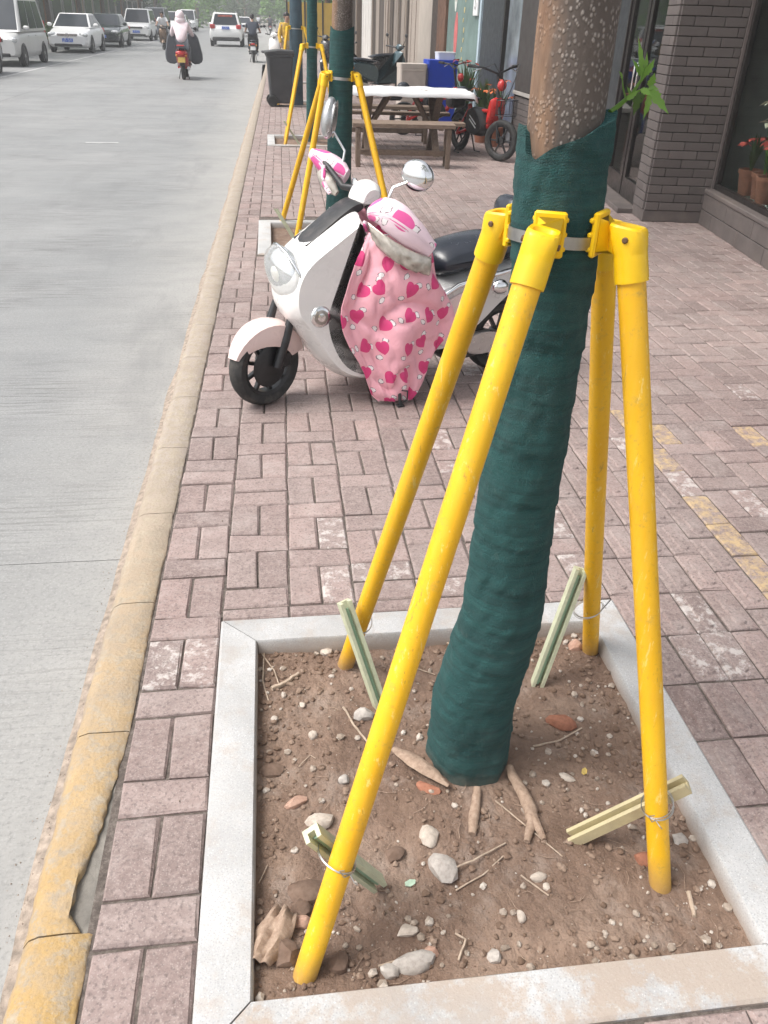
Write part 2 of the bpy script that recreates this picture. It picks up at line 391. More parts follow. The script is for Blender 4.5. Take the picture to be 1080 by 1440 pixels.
def wrap_mat():
    N = NT('green_gauze'); p = N.obj()
    w1 = N.noise(N.map(p, (2.2, 2.2, 26)), 3, 5, .65, .4)
    c = N.ramp(w1, [(.30, (.005, .042, .042)), (.5, (.009, .072, .070)), (.72, (.020, .112, .106))])  # wrinkle shading put into the colour: darker and lighter greens along the folds
    wv = N.n('ShaderNodeTexWave', wave_type='BANDS', bands_direction='Z'); N.l(p, wv.inputs['Vector']); wv.inputs['Scale'].default_value = 150; wv.inputs['Distortion'].default_value = 1.5; wv.inputs['Detail'].default_value = 2
    c = N.mix(N.math('MULTIPLY', wv.outputs['Fac'], .25), c, (.012, .070, .069))
    x = N.n('ShaderNodeSeparateXYZ'); N.l(p, x.inputs[0])
    foot = N.math('ADD', x.outputs[2], N.math('MULTIPLY', N.noise(p, 22, 5, .7), .12)); c = N.mix(N.rng(foot, .03, .10, .75, 0), c, (.17, .13, .095))
    sp = N.noise(p, 28, 5, .75); c = N.mix(N.rng(sp, .60, .70, 0, .25), c, (.10, .15, .135))
    wk = N.vor(N.map(p, (1, 1, 1.6)), 330); c = N.mix(N.rng(wk, .1, .5, .35, 0), c, (.003, .028, .030)); du = N.noise(N.map(p, (1, 1, .5)), 5, 5, .7); c = N.mix(N.rng(du, .52, .72, 0, .22), c, (.13, .16, .145)); h = N.math('ADD', N.math('MULTIPLY', w1, 1.4), N.math('ADD', N.math('MULTIPLY', wv.outputs['Fac'], .25), N.math('MULTIPLY', wk, .5)))
    N.fin(c, .88, 0, N.bump(h, .9, .008)); N.b.inputs['Sheen Weight'].default_value = .12; N.b.inputs['Sheen Roughness'].default_value = .5; N.b.inputs['Sheen Tint'].default_value = (.3, .6, .6, 1)
    return N.m
M['wrap'] = wrap_mat()
def pole_mat():
    N = NT('yellow_fibreglass'); p = N.obj()
    c = N.ramp(N.noise(p, 6, 4), [(.3, (.78, .41, .008)), (.7, (.86, .49, .012))])
    s = N.noise(N.map(p, (60, 60, 2)), 1, 4, .7); c = N.mix(N.rng(s, .45, .75, 0, .35), c, (.84, .52, .06))
    g = N.noise(p, 120, 3); c = N.mix(N.rng(g, .6, .75, 0, .3), c, (.50, .24, .02))
    d = N.noise(p, 30, 6, .75); c = N.mix(N.rng(d, .56, .70, 0, .45), c, (.44, .29, .09)); sc2 = N.noise(N.map(p, (90, 90, 7), rot=(.2, .1, 0)), 1.0, 5, .75); c = N.mix(N.rng(sc2, .60, .65, 0, .6), c, (.88, .68, .22)); sc3 = N.noise(N.map(p, (70, 70, 5), loc=(3, 3, 3)), 1.0, 5, .8); c = N.mix(N.rng(sc3, .62, .67, 0, .6), c, (.34, .20, .05))
    x = N.n('ShaderNodeSeparateXYZ'); N.l(p, x.inputs[0])
    mud = N.math('ADD', x.outputs[2], N.math('MULTIPLY', N.noise(p, 35, 5, .7), .07)); c = N.mix(N.rng(mud, .0, .11, .8, 0), c, (.30, .20, .13))
    return N.fin(c, N.rng(g, .3, .7, .34, .5), 0, N.bump(N.math('ADD', N.math('MULTIPLY', s, .6), g), .10, .003))
M['pole'] = pole_mat(); M['cap'] = simple('yellow_cap_plastic', (.86, .53, .006), .36, var=.06, sc=14, bump=.06, dirt=((.5, .34, .08), .35))
M['steel'] = simple('galvanised_steel', (.45, .44, .42), .38, 1.0, .2, 30, .1); M['bolt'] = simple('rusty_bolt', (.19, .115, .07), .6, .6, .3, 60)
M['chrome'] = simple('chrome', (.80, .80, .80), .12, 1.0, .05, 12); M['wire'] = simple('tie_wire', (.50, .49, .47), .4, 1.0, .2, 40)
M['stake'] = simple('pale_green_fibreglass', (.52, .54, .38), .6, 0, .1, 20, .12, dirt=((.30, .24, .17), .7)); M['stake_tan'] = simple('tan_fibreglass', (.52, .45, .27), .6, 0, .1, 20, .12, dirt=((.30, .24, .17), .6)); M['stake_in'] = simple('green_fibreglass_groove', (.30, .44, .31), .6, 0, .1, 22)
# ------------------------------------------------------------------ the setting: ground, road, kerb, pavement
ROAD_Z = -.085
b = MB(); b.add([(-900, -200, -.14), (900, -200, -.14), (900, 1800, -.14), (-900, 1800, -.14)], [(0, 1, 2, 3)])
b.build('ground', simple('earth', (.20, .18, .15), .95, var=.2, sc=.05), kind='structure')
KX0 = -.405
def kx(y): return KX0 + shear(y)
b = MB()
ys = [-4, 1.9, 30, 80, 160]
P_ = []; 
for y in ys: P_ += [(-11.2, y, ROAD_Z-.006), (kx(y)-.10, y, ROAD_Z-.006)]
b.add(P_, [(2*i, 2*i+1, 2*i+3, 2*i+2) for i in range(len(ys)-1)])
road = b.build('road', M['joint'], kind='structure')
y = 2.37-4.6*2
while y < 150:
    y1 = y+4.6
    for (xa, xb) in ((-11.2, -5.3), (-5.292, None)):
        b = MB(); a0 = xa+ (0 if xb else shear(y)*.0); 
        e0 = xb if xb else kx(y)-.12; e1 = xb if xb else kx(y1)-.12
        g = .0018
        b.add([(xa, y+g, ROAD_Z), (e0, y+g, ROAD_Z), (e1, y1-g, ROAD_Z), (xa, y1-g, ROAD_Z), (xa, y+g, ROAD_Z-.005), (e0, y+g, ROAD_Z-.005), (e1, y1-g, ROAD_Z-.005), (xa, y1-g, ROAD_Z-.005)],
              [(0, 1, 2, 3), (0, 4, 5, 1), (3, 2, 6, 7)])
        b.build('road_slab', M['road'], road)
    y = y1
# worn white lane dashes painted on the road
def paint_mat():
    N = NT('worn_road_paint'); p = N.pos(); w = N.noise(N.map(p, (1, 3, 1)), 6, 6, .75)
    c = N.mix(N.rng(w, .40, .55), (.27, .27, .268), (.46, .455, .45)); return N.fin(c, .7)
M['roadpaint'] = paint_mat()
for (x0, x1, y0, w_) in ((-2.6, -2.15, 12.9, .10),):
    b = MB(); b.box(((x0+x1)/2, y0, ROAD_Z+.002), (x1-x0, w_, .0035)); b.build('paint_mark', M['roadpaint'], road)
for y in range(90, 140, 8):
    b = MB(); b.box((-4.9+.0145*y*.3, y, ROAD_Z+.002), (.13, 3.0, .0035)); b.build('paint_mark', M['roadpaint'], road)
b = MB(); b.box((-7.05, 70, ROAD_Z+.002), (.1, 100, .0035)); b.build('parking_line', M['roadpaint'], road)

# kerb stones
kerb = bpy.data.objects.new('kerb', None); COL.objects.link(kerb); kerb['kind'] = 'structure'
def kerb_stone(y0, y1, chip=False, n=6):
    b = MB(); prof = [(0, -.10), (0, -.005), (-.006, 0), (-.05, .001), (-.100, .0), (-.122, -.010), (-.135, -.032), (-.145, -.070), (-.152, -.10)]
    rings = []
    for k in range(n+1):
        y = lerp(y0+.0018, y1-.0018, k/n); ring = []
        e = .0018 if k in (0, n) else 0
        for i, (dx, z) in enumerate(prof):
            j = noise.noise(Vector((dx*20, y*9, 3)))*.006+noise.noise(Vector((dx*40, y*34, 6)))*.004
            x = kx(y)+dx+(j if i > 3 else j*.4)
            if chip and i in (0, 1, 2):
                d = table([(.95, -.010), (.985, -.030), (1.02, -.055), (1.10, -.044), (1.22, -.024), (1.33, -.014), (1.5, 0)], y); x += d+noise.noise(Vector((0, y*30, 1)))*.008
            ring.append((x, y, z-e*(1 if 0 < i < 7 else 0)+(noise.noise(Vector((dx*12, y*6, 8)))*.004-.010*max(0, noise.noise(Vector((dx*22, y*17, 4)))-.25))*(1 if z > -.08 else 0)))
        rings.append(ring)
    b.loft(rings); return b.build('kerb_stone', M['kerb'], kerb, smooth=True, auto=50)
y = .45-.52*2; k = 0
while y < 30:
    kerb_stone(y, y+.52, chip=abs(y-.97) < .05, n=60 if abs(y-.97) < .05 else (32 if y < 4 else 8)); y += .52
while y < 150: kerb_stone(y, y+5.2, n=4); y += 5.2
b = MB(); b.add([(-.53, .3, -.1), (-.40, .3, -.1), (-.53, 1.75, -.1), (-.40, 1.75, -.1), (-.5, .3, -.02), (-.395, .3, -.009), (-.5, 1.75, -.024), (-.395, 1.75, -.011)], [(0, 1, 5, 4), (4, 5, 7, 6), (0, 4, 6, 2), (1, 3, 7, 5), (2, 6, 7, 3)])
b.build('mortar_bed', M['mortar'], kerb)
# sandy grit lying in the gutter
b = MB(); rings = []
for k in range(420):
    y = .2+k*.06; c = kx(y)-.148+noise.noise(Vector((0, y*1.7, 0)))*.008; w1 = .035+.018*max(0, noise.noise(Vector((4, y*1.3, 0)))+.3); hgt = .022+.016*noise.noise(Vector((2, y*3, 1)))
    ring = []
    for i in range(7):
        t = i/6; x = c+.02-t*(w1+.02); z = ROAD_Z-.004+hgt*max(0, 1-t)**1.3+abs(noise.noise(Vector((x*60, y*45, 3))))*.008*(1-t)
        ring.append((x, y, z))
    rings.append(ring)
b.loft(rings, cap=False, closed=False)
M['grit'] = simple('gutter_grit', (.30, .245, .20), .95, var=.35, sc=40, bump=.9, bsc=160)
b.build('gutter_grit', M['grit'], None, smooth=True, kind='stuff', label='sandy brown grit gathered along the foot of the kerb', cat='grit')

# tree pits
PITS = [(-.2, .70), (-.2+shear(6.8), 6.2), (-.2+shear(12.8), 12.2), (-.2+shear(18.7), 18.1)]
PITS += [(-.2+shear(y_), y_-.6) for y_ in (24.6, 30.4)]
# pavement: joint-sand bed, cut out round the pits
xs_ = sorted(set([-.46, 4.6] + [round(v, 4) for (x, y) in PITS for v in (x+.02, x+1.18)])); ysb = sorted(set([-1.5, 34.0] + [v for (x, y) in PITS for v in (y+.02, y+1.18)]))
b = MB()
for xa, xb in zip(xs_, xs_[1:]):
    for ya, yb in zip(ysb, ysb[1:]):
        cx, cy = (xa+xb)/2, (ya+yb)/2
        if any(px+.01 < cx < px+1.19 and py+.01 < cy < py+1.19 for (px, py) in PITS): continue
        b.add([(max(xa, kx(ya)-.01) if xa < 0 and xa == xs_[0] else xa, ya, -.008), (xb, ya, -.008), (xb, yb, -.008), (max(xa, kx(yb)-.01) if xa == xs_[0] else xa, yb, -.008)], [(0, 1, 2, 3)])
pav = b.build('pavement', M['joint'], kind='structure')
b = MB(); b.add([(kx(26.5), 26.5, -.004), (4.8, 26.5, -.004), (7.5, 150, -.004), (kx(150), 150, -.004)], [(0, 1, 2, 3)])
b.build('far_pavement', M['pav_far'], pav)

rnd = random.Random(3)
pv = []          # cx, cy, lx, ly, type
def in_pit(x0, x1, y0, y1):
    for (px, py) in PITS:
        s_ = shear((y0+y1)/2)
        if x1+s_ > px+.01 and x0+s_ < px+1.19 and y1 > py+.005 and y0 < py+1.195: return True
    return False
def column(x0, ys0, ye, first=None):
    y = ys0; seq = 0
    if first: 
        for L in first:
            pv.append((x0+.1, y+L/2, .2, L, 'C')); y += L
    while y < ye:
        r_ = rnd.random()
        if seq % 2 == 0:
            pv.append((x0+.05, y+.1, .1, .2, 'L')); pv.append((x0+.15, y+.1, .1, .2, 'L')); y += .2
        else:
            n_ = 2 if r_ < .13 else 1
            for _ in range(n_): pv.append((x0+.1, y+.05, .2, .1, 'C')); y += .1
        seq += 1
YEND = 26.5
column(-.40, .63-1.2, YEND)
for i in range(6):
    x0 = -.2+.2*i
    column(x0, 1.905, YEND, first=[.055, .1] if i in (0, 3) else ([.055] if i != 2 else [.06, .1, .1]))
    column(x0, -.6, .395)
    pv.append((x0+.05, .5, .1, .2, 'L')); pv.append((x0+.15, .5, .1, .2, 'L')); pv.append((x0+.1, .648, .2, .094, 'C'))
x = 1.0
for i in range(5):
    y = -.48+(.0 if i < 4 else .1)
    while y < 14.0: pv.append((x+.05, y+.1, .1, .2, 'T')); y += .2
    while y < YEND: pv.append((x+.05, y+.1, .1, .2, 'L')); y += .2
    x += .1
y = .3
while y < YEND: pv.append((x+.05, y+.1, .1, .2, 'L')); y += .2
x += .1
i = 0
while x < 4.4:
    column(x, .2+rnd.random()*.3, YEND); x += .2; i += 1
pv = [q for q in pv if not (-.2 < q[0] < 1.0 and q[1] < .70 and q[4] != 'T' and q[1]+q[3]/2 > .402 and q[1] not in (.5, .648))]
pv = [q for q in pv if not in_pit(q[0]-q[2]/2+.004, q[0]+q[2]/2-.004, q[1]-q[3]/2+.004, q[1]+q[3]/2-.004)]
def seen(q):
    p = proj((q[0]+shear(q[1]), q[1], 0))
    return p[2] > .15 and -420 < p[0] < 1500 and p[1] < 2600
pv = [q for q in pv if seen(q)]
def onscreen(q):
    p = proj((q[0]+shear(q[1]), q[1], 0)); return -40 < p[0] < 1120 and p[1] < 1490
def shown(q): return (not onscreen(q), q[0]**2+q[1]**2)
def paver_geo(lx, ly, tact=False, jit=.0022, r_=rnd):
    g = .0029; hx, hy = lx/2-g, ly/2-g; c = .0055
    j = lambda: (r_.random()-.5)*2*jit
    V = [(-hx, -hy, -.02), (hx, -hy, -.02), (hx, hy, -.02), (-hx, hy, -.02)]
    V += [(-hx+j(), -hy+j(), -.005+j()), (hx+j(), -hy+j(), -.005+j()), (hx+j(), hy+j(), -.005+j()), (-hx+j(), hy+j(), -.005+j())]
    V += [(-hx+c+j(), -hy+c+j(), j()*.4), (hx-c+j(), -hy+c+j(), j()*.4), (hx-c+j(), hy-c+j(), j()*.4), (-hx+c+j(), hy-c+j(), j()*.4)]
    F = []
    for k in (0, 4):
        for i in range(4): F.append((k+i, k+(i+1) % 4, k+4+(i+1) % 4, k+4+i))
    F.append((8, 9, 10, 11))
    if tact:
        n = 10; a0 = len(V)
        for (rr, z) in ((.024, -.001), (.0185, .0062)):
            for k in range(n):
                a = 2*math.pi*k/n; V.append((rr*math.cos(a), rr*math.sin(a)+(.056 if math.sin(a) >= 0 else -.056), z))
        for k in range(n): j_ = (k+1) % n; F.append((a0+k, a0+j_, a0+n+j_, a0+n+k))
        F.append(tuple(range(a0+n, a0+2*n)))
    return V, F
def geo_mesh(name, V, F, mat):
    b = MB(); b.add(V, F); return b.mesh(name, mat)
PM = {}
def pm(t, lx, ly, mat):
    key = (t, round(lx, 3), round(ly, 3), rnd.randrange(5), mat)
    if key not in PM: PM[key] = geo_mesh('paver', *paver_geo(lx, ly, t == 'T'), M[mat])
    return PM[key]
YELLOW = [ground(*p) for p in ((1045, 615), (1010, 740), (1065, 800), (985, 715), (935, 640), (915, 600))]
WHITE = [ground(*p) for p in ((967, 693), (1030, 925), (850, 990), (465, 760), (560, 805), (790, 750), (905, 640), (450, 795), (230, 905), (285, 905), (995, 860), (790, 780))]
def pmat(q):
    for w in YELLOW:
        if abs(q[0]-w.x) < q[2]/2 and abs(q[1]-w.y) < q[3]/2: return 'paver_yellow'
    for w in WHITE:
        if abs(q[0]-w.x) < q[2]/2 and abs(q[1]-w.y) < q[3]/2: return 'paver_worn'
    if abs(q[0]-1.55) < .02 and 1.7 < q[1] < 3.6 and rnd.random() < .22: return 'paver_yellow'
    return 'paver_worn' if rnd.random() < .03 else 'paver'
rest = []
for kind in ('T', 'P'):
    L = sorted([q for q in pv if (q[4] == 'T') == (kind == 'T')], key=shown)
    for q in L[:300]:
        o = bpy.data.objects.new('tactile_paver' if kind == 'T' else 'paver', pm(q[4], q[2], q[3], pmat(q)))
        o.location = (q[0]+shear(q[1]), q[1], rnd.uniform(-.0025, .002)); o.rotation_euler = (rnd.gauss(0, .006), rnd.gauss(0, .008), rnd.gauss(0, .008)); link(o, pav)
    rest += L[300:]
V_, F_, T_ = [], [], []
for q in rest:
    V, F = paver_geo(q[2], q[3], q[4] == 'T' and q[1] < 6, .0018); a = rnd.gauss(0, .008); dz = rnd.uniform(-.003, .002); tx, ty = rnd.gauss(0, .007), rnd.gauss(0, .007); b0 = len(V_); tone = rnd.random()
    for (x, y, z) in V: V_.append((q[0]+shear(q[1])+x-a*y, q[1]+y+a*x, z+dz+x*tx+y*ty))
    for f in F: F_.append(tuple(i+b0 for i in f)); T_.append(tone)
me = bpy.data.meshes.new('pavers_further_off'); me.from_pydata(V_, [], F_); me.materials.append(M['paver_far'])
at = me.attributes.new('tone', 'FLOAT', 'FACE'); at.data.foreach_set('value', T_)
o = bpy.data.objects.new('pavers_further_off', me); link(o, pav); o['kind'] = 'stuff'

# granite borders and soil of the pits
def soil_h(x, y, px, py):
    u, v = x-px, y-py
    h = -.047+.013*noise.noise(Vector((u*3.1, v*3.1, px)))+.008*noise.noise(Vector((u*9, v*9, 2)))+.0045*noise.noise(Vector((u*27, v*27, 5)))+.0022*noise.noise(Vector((u*70, v*70, 5)))
    d = math.hypot(u-.62, v-.60); h += .018*math.exp(-(d/.22)**2)
    if py < 2: h += .022*max(0, 1-v/.35)*max(0, min(1, (.75-u)/.5)) + .012*max(0, 1-(.62-abs(u-.6))/.12)
    return h
def pit(idx, px, py, label):
    t = thing('tree_pit_border', label, 'border', (px, py, 0))
    W, w = 1.2, .107
    O_ = [(0, 0), (W, 0), (W, W), (0, W)]; I_ = [(w, w), (W-w, w), (W-w, W-w), (w, W-w)]
    for k in range(4):
        j = (k+1) % 4
        n = 14 if idx == 0 else 3; rings = []
        for q in range(n+1):
            s = q/n; s = .0025+s*.995
            oa = Vector(O_[k]).lerp(Vector(O_[j]), s); ia = Vector(I_[k]).lerp(Vector(I_[j]), s); c = .06
            jj = noise.noise(Vector((px+s*6, k*3.1, 2)))*.0025
            pts = [(oa, -.09), (oa, -.001), (oa.lerp(ia, c), .004+jj), (oa.lerp(ia, 1-c), .004+jj), (ia+(oa-ia)*(.02+jj*2), -.003), (ia, -.09)]
            rings.append([(p.x, p.y, z) for p, z in pts])
        b = MB(); b.loft(rings); b.build('border_stone', M['granite_clay' if k == 0 else 'granite'], t, smooth=True, auto=35)
    n = 150 if idx == 0 else 22; b = MB(); V, F = [], []
    for iy in range(n+1):
        for ix in range(n+1):
            x, y = px+.10+1.0*ix/n, py+.10+1.0*iy/n; V.append((x, y, soil_h(x, y, px, py)))
    for iy in range(n):
        for ix in range(n): a = iy*(n+1)+ix; F.append((a, a+1, a+n+2, a+n+1))
    b.add(V, F); b.build('soil', M['soil'], None, smooth=True, auto=80, kind='structure')
PIT_LABEL = ['white granite kerb framing the tree pit in the foreground', 'white stone kerb of the tree pit just behind the white scooter', 'white stone kerb of the third tree pit, beyond the pink covered handlebar', 'stone kerb of the tree pit next to the wheeled bin', 'stone kerb of the fifth tree pit along the road, beyond the bin', 'stone kerb of the farthest tree pit on the pavement']
for i, (px, py) in enumerate(PITS): pit(i, px, py, PIT_LABEL[i])

# ------------------------------------------------------------------ trees with wrapped trunks
def leaf_mat(name, a, b2):
    N = NT(name); p = N.obj(); c = N.mix(N.rng(N.noise(p, 2.3, 3), .35, .65), a, b2); c = N.mix(N.rng(N.noise(p, 40, 2), .4, .7, 0, .4), c, tuple(q*1.5 for q in a))
    N.fin(c, .5); N.b.inputs['Transmission Weight'].default_value = 0.0
    N.b.inputs['Subsurface Weight'].default_value = .0
    tr = N.n('ShaderNodeBsdfTranslucent'); N.set(tr.inputs[0], c); mx = N.n('ShaderNodeMixShader'); mx.inputs[0].default_value = .35
    N.l(N.b.outputs[0], mx.inputs[1]); N.l(tr.outputs[0], mx.inputs[2]); N.l(mx.outputs[0], N.out.inputs[0]); return N.m
M['leaf'] = leaf_mat('leaf_green', (.045, .085, .022), (.085, .14, .035)); M['leaf_fresh'] = leaf_mat('leaf_fresh', (.10, .22, .03), (.19, .34, .06)); M['leaf_dark'] = leaf_mat('leaf_dark', (.03, .06, .02), (.06, .10, .03))
def crown_mesh(name, n, R_, H_, size, mat, seed, clumps=26):
    r_ = random.Random(seed); b = MB(); cl = []
    for _ in range(clumps):
        a = r_.random()*6.283; q = math.sqrt(r_.random()); cl.append((Vector((math.cos(a)*q*R_, math.sin(a)*q*R_, H_*(r_.random()-.5)*(1.15-q*.5))), r_.uniform(.18, .36)*R_))
    for _ in range(n):
        c, cr = r_.choice(cl); d = Vector((r_.gauss(0, 1), r_.gauss(0, 1), r_.gauss(0, 1))).normalized()*cr*r_.random()**.4; p = c+Vector((d.x, d.y, d.z*.8))
        e = Euler((r_.uniform(-.9, .9), r_.uniform(-.9, .9), r_.random()*6.28)).to_matrix(); s = size*r_.uniform(.6, 1.25)
        b.add([p+e @ Vector(v) for v in ((0, -s*.5, 0), (s*.32, 0, s*.08), (0, s*.55, 0), (-s*.32, 0, s*.08))], [(0, 1, 2, 3)])
    return b.mesh(name, mat)
CROWN = crown_mesh('crown', 1500, 1.5, 2.4, .16, M['leaf'], 5)
def street_tree(label, base, ctr, rad_t, ztop, segs, rows, wrapmat, seed, flare=1.0, wrapped=True):
    t = thing('street_tree', label, 'tree', base)
    cx = lambda z: (table([(q[0], q[1]) for q in ctr], z), table([(q[0], q[2]) for q in ctr], z))
    def ringat(z, r, n):
        x, y = cx(z); return [(x+r*math.cos(2*math.pi*k/n), y+r*math.sin(2*math.pi*k/n), z) for k in range(n)]
    b = MB(); rings = []
    zs = [-.12+i*.12 for i in range(30)]
    for z in zs:
        r = table(rad_t, z); n = 40 if segs > 60 else 18; x, y = cx(z)
        rings.append([(x+(r*(1+.03*noise.noise(Vector((math.cos(6.283*k/n)*1.5, math.sin(6.283*k/n)*1.5, z*3+seed)))))*math.cos(6.283*k/n), y+r*(1+.03*noise.noise(Vector((math.cos(6.283*k/n)*1.5, math.sin(6.283*k/n)*1.5, z*3+seed))))*math.sin(6.283*k/n), z) for k in range(n)])
    b.loft(rings); trunk = b.build('trunk', M['bark'], t, smooth=True, auto=70)
    r_ = random.Random(seed); topz = zs[-1]; tx, ty = cx(topz)
    for k in range(5):
        a = k*1.2566+r_.random()*.6; b = MB(); L = r_.uniform(.7, 1.2); p0 = Vector((tx, ty, topz-.25+.05*k)); pts = [p0]
        for q in range(1, 5): pts.append(p0+Vector((math.cos(a)*L*q/4*.8, math.sin(a)*L*q/4*.8, L*q/4*(.7+.12*q))))
        b.tube(pts, [.034, .029, .024, .018, .010], 8); b.build('limb', M['bark'], t, smooth=True)
    c = bpy.data.objects.new('crown', CROWN); c.location = (tx, ty, topz+1.25); c.rotation_euler = (0, 0, seed*1.3); link(c, t)
    if wrapped:
        b = MB(); rings = []
        for k in range(rows+1):
            f_ = k/rows; ring = []
            for i in range(segs):
                a = 2*math.pi*i/segs; zt = ztop(a); z = -.06+f_*(zt+.06); x, y = cx(z); r = table(rad_t, z)+.0115
                sp = ((z/.105+a/6.283) % 1.0); r += .0026*(1-sp)**1.2*(1 if segs > 60 else .6)
                r += .0032*noise.noise(Vector((math.cos(a)*2.2, math.sin(a)*2.2, z*22+1.3*math.cos(a*2))))+.0022*noise.noise(Vector((math.cos(a)*5, math.sin(a)*5, z*55)))
                r += .007*noise.noise(Vector((math.cos(a)*1.3, math.sin(a)*1.3, z*3.2)))*flare
                if f_ > .93: r += .0015*((f_-.93)/.07)**2*(1+math.sin(a*3+1))
                r += .0011*(1-abs(noise.noise(Vector((math.cos(a)*.9+3, math.sin(a)*.9, z*30+2.2*math.cos(a+z*3))))))**4 if segs > 60 else 0
                if z < .12: r += .005*noise.noise(Vector((math.cos(a)*3, math.sin(a)*3, 9)))*(1-z/.12)
                ring.append((x+r*math.cos(a), y+r*math.sin(a), z))
            rings.append(ring)
        inn = []
        for i in range(segs):
            p = Vector(rings[-1][i]); x, y = cx(p.z); d = Vector((x-p.x, y-p.y, 0)); inn.append(tuple(p+d.normalized()*max(0, d.length-table(rad_t, p.z)*.96)+Vector((0, 0, -.006))))
        rings.append(inn); b.loft(rings, cap=False); b.build('trunk_wrap', wrapmat, t, smooth=True, auto=60)
    return t, cx
C1 = [(0, .0, 0), (.2, .0, 0), (.46, .036, 0), (.83, .042, 0), (1.13, .050, 0), (1.35, .036, 0), (1.55, .034, 0), (2.4, .05, .02), (3.6, .10, .05)]
R1 = [(-.1, .094), (0, .086), (.2, .086), (.46, .076), (.83, .064), (1.13, .059), (1.35, .060), (1.55, .060), (2.2, .056), (3.6, .042)]
def zt1(a): return table([(0, 1.424), (.8, 1.41), (2.2, 1.39), (2.9, 1.398), (3.30, 1.392), (3.52, 1.360), (3.80, 1.352), (4.2, 1.372), (4.7, 1.386), (5.3, 1.404), (6.2832, 1.424)], a % 6.2832) - .0
TB1 = Vector((.427, 1.36, -.03))
tree1, cx1 = street_tree('street tree in the foreground with its trunk wrapped in dark green gauze', TB1, C1, R1, lambda a: zt1(a)+.022, 120, 260, M['wrap'], 1)
# root lumps at the foot
# fresh sprout with lobed leaves
b = MB(); q = lambda px, py, Y=1.30: at_y(px, py, Y+.06)-TB1
b.tube([q(858, 158, 1.29), q(872, 147), q(888, 133), q(902, 112), q(909, 92)], [.0042, .0038, .003, .0022, .0014], 8)
b.tube([q(888, 133), q(903, 126, 1.28), q(918, 126, 1.27)], [.002, .0018, .0012], 6); b.tube([q(880, 140), q(876, 122, 1.31), q(875, 108, 1.32)], [.0015, .0012, .0008], 6)
spr = b.build('sprout', M['leaf_fresh'], tree1, smooth=True)
def lobed_leaf(base, tip, w, up, mat):
    base, tip = Vector(base), Vector(tip); ax = tip-base; L = ax.length; ax.normalize(); side = ax.cross(up).normalized(); nn = side.cross(ax)
    o_ = [(0, 0), (.10, .10), (.22, .42), (.30, .30), (.42, .5), (.52, .30), (.66, .36), (.76, .18), (1, 0)]
    V = [base]; mid = []
    for (t, s) in o_[1:-1]: mid.append(base+ax*t*L-nn*(t*t)*L*.18)
    l_ = [mm+side*s*w+nn*abs(s)*w*.25 for mm, (t, s) in zip(mid, o_[1:-1])]; r_ = [mm-side*s*w+nn*abs(s)*w*.25 for mm, (t, s) in zip(mid, o_[1:-1])]
    n = len(mid); V += mid+l_+r_+[tip-nn*L*.18]; F = [(0, 1, 1+n), (0, 1+2*n, 1)]
    for i in range(n-1): F += [(1+i, 2+i, 2+n+i, 1+n+i), (2+i, 1+i, 1+2*n+i, 2+2*n+i)]
    F += [(n, 1+3*n, 2*n), (n, 3*n, 1+3*n)]
    b = MB(); b.add(V, F); return b.build('leaf', mat, spr, smooth=True)
LV = [((897, 127), (894, 162), .019, 'leaf', 1.285), ((906, 124), (946, 157), .020, 'leaf_fresh', 1.28), ((914, 128), (908, 168), .014, 'leaf_fresh', 1.275), ((918, 126), (932, 150), .018, 'leaf_fresh', 1.29), ((912, 122), (922, 104), .017, 'leaf_fresh', 1.31), ((901, 112), (904, 52), .013, 'leaf_fresh', 1.30), ((905, 108), (922, 84), .013, 'leaf_fresh', 1.29), ((903, 115), (914, 74), .011, 'leaf_fresh', 1.31), ((900, 108), (893, 82), .010, 'leaf_fresh', 1.30), ((875, 112), (873, 100), .007, 'leaf_fresh', 1.32), ((900, 126), (918, 132), .013, 'leaf_fresh', 1.26), ((880, 141), (899, 127), .010, 'leaf_fresh', 1.28), ((910, 126), (926, 124), .014, 'leaf_fresh', 1.30), ((886, 134), (884, 122), .008, 'leaf_fresh', 1.31), ((904, 122), (905, 142), .013, 'leaf', 1.30)]
for (b0, t0, w, m_, Y) in LV:
    lobed_leaf(q(*b0, Y), q(*t0, Y-.01), w*1.0, Vector((.2, -.9, .4)), M[m_])

def simple_tree(label, x, y, r, top, seed, lean=.035, wrapped=True, wm='wrap'):
    ctr = [(0, 0, 0), (1.5, lean*1.5, 0), (3.6, lean*3.6, .03)]
    rt = [(-.1, r*1.12), (.4, r*1.0), (1.5, r*.9), (3.6, r*.6)]
    return street_tree(label, (x, y, -.04), ctr, rt, lambda a: top+.015*math.sin(a*2+seed), 40, 70, M[wm], seed, .5, wrapped)
T2 = (.515, 6.82); T3 = (.60, 12.95); T4 = (.56, 18.7)
tree2, cx2 = simple_tree('green wrapped street tree behind the white scooter, between table and road', *T2, .084, 1.50, 2, .022)
tree3, cx3 = simple_tree('slim green wrapped tree right of the bin, third from the camera', *T3, .066, 2.6, 3, .02)
M['wrap_blue'] = simple('blue_grey_wrap', (.05, .085, .11), .8, var=.2, sc=8, bump=.4, bsc=30)
tree4, cx4 = simple_tree('street tree with blue grey trunk right behind the wheeled bin', *T4, .125, 2.9, 4, .02, True, 'wrap_blue')
simple_tree('fifth street tree in the row along the kerb, beyond the bin', .62+shear(24.6)-.2, 24.6, .075, 1.5, 5)
simple_tree('farthest wrapped street tree of the row beside the kerb', .62+shear(30.4)-.2, 30.4, .075, 1.5, 6)

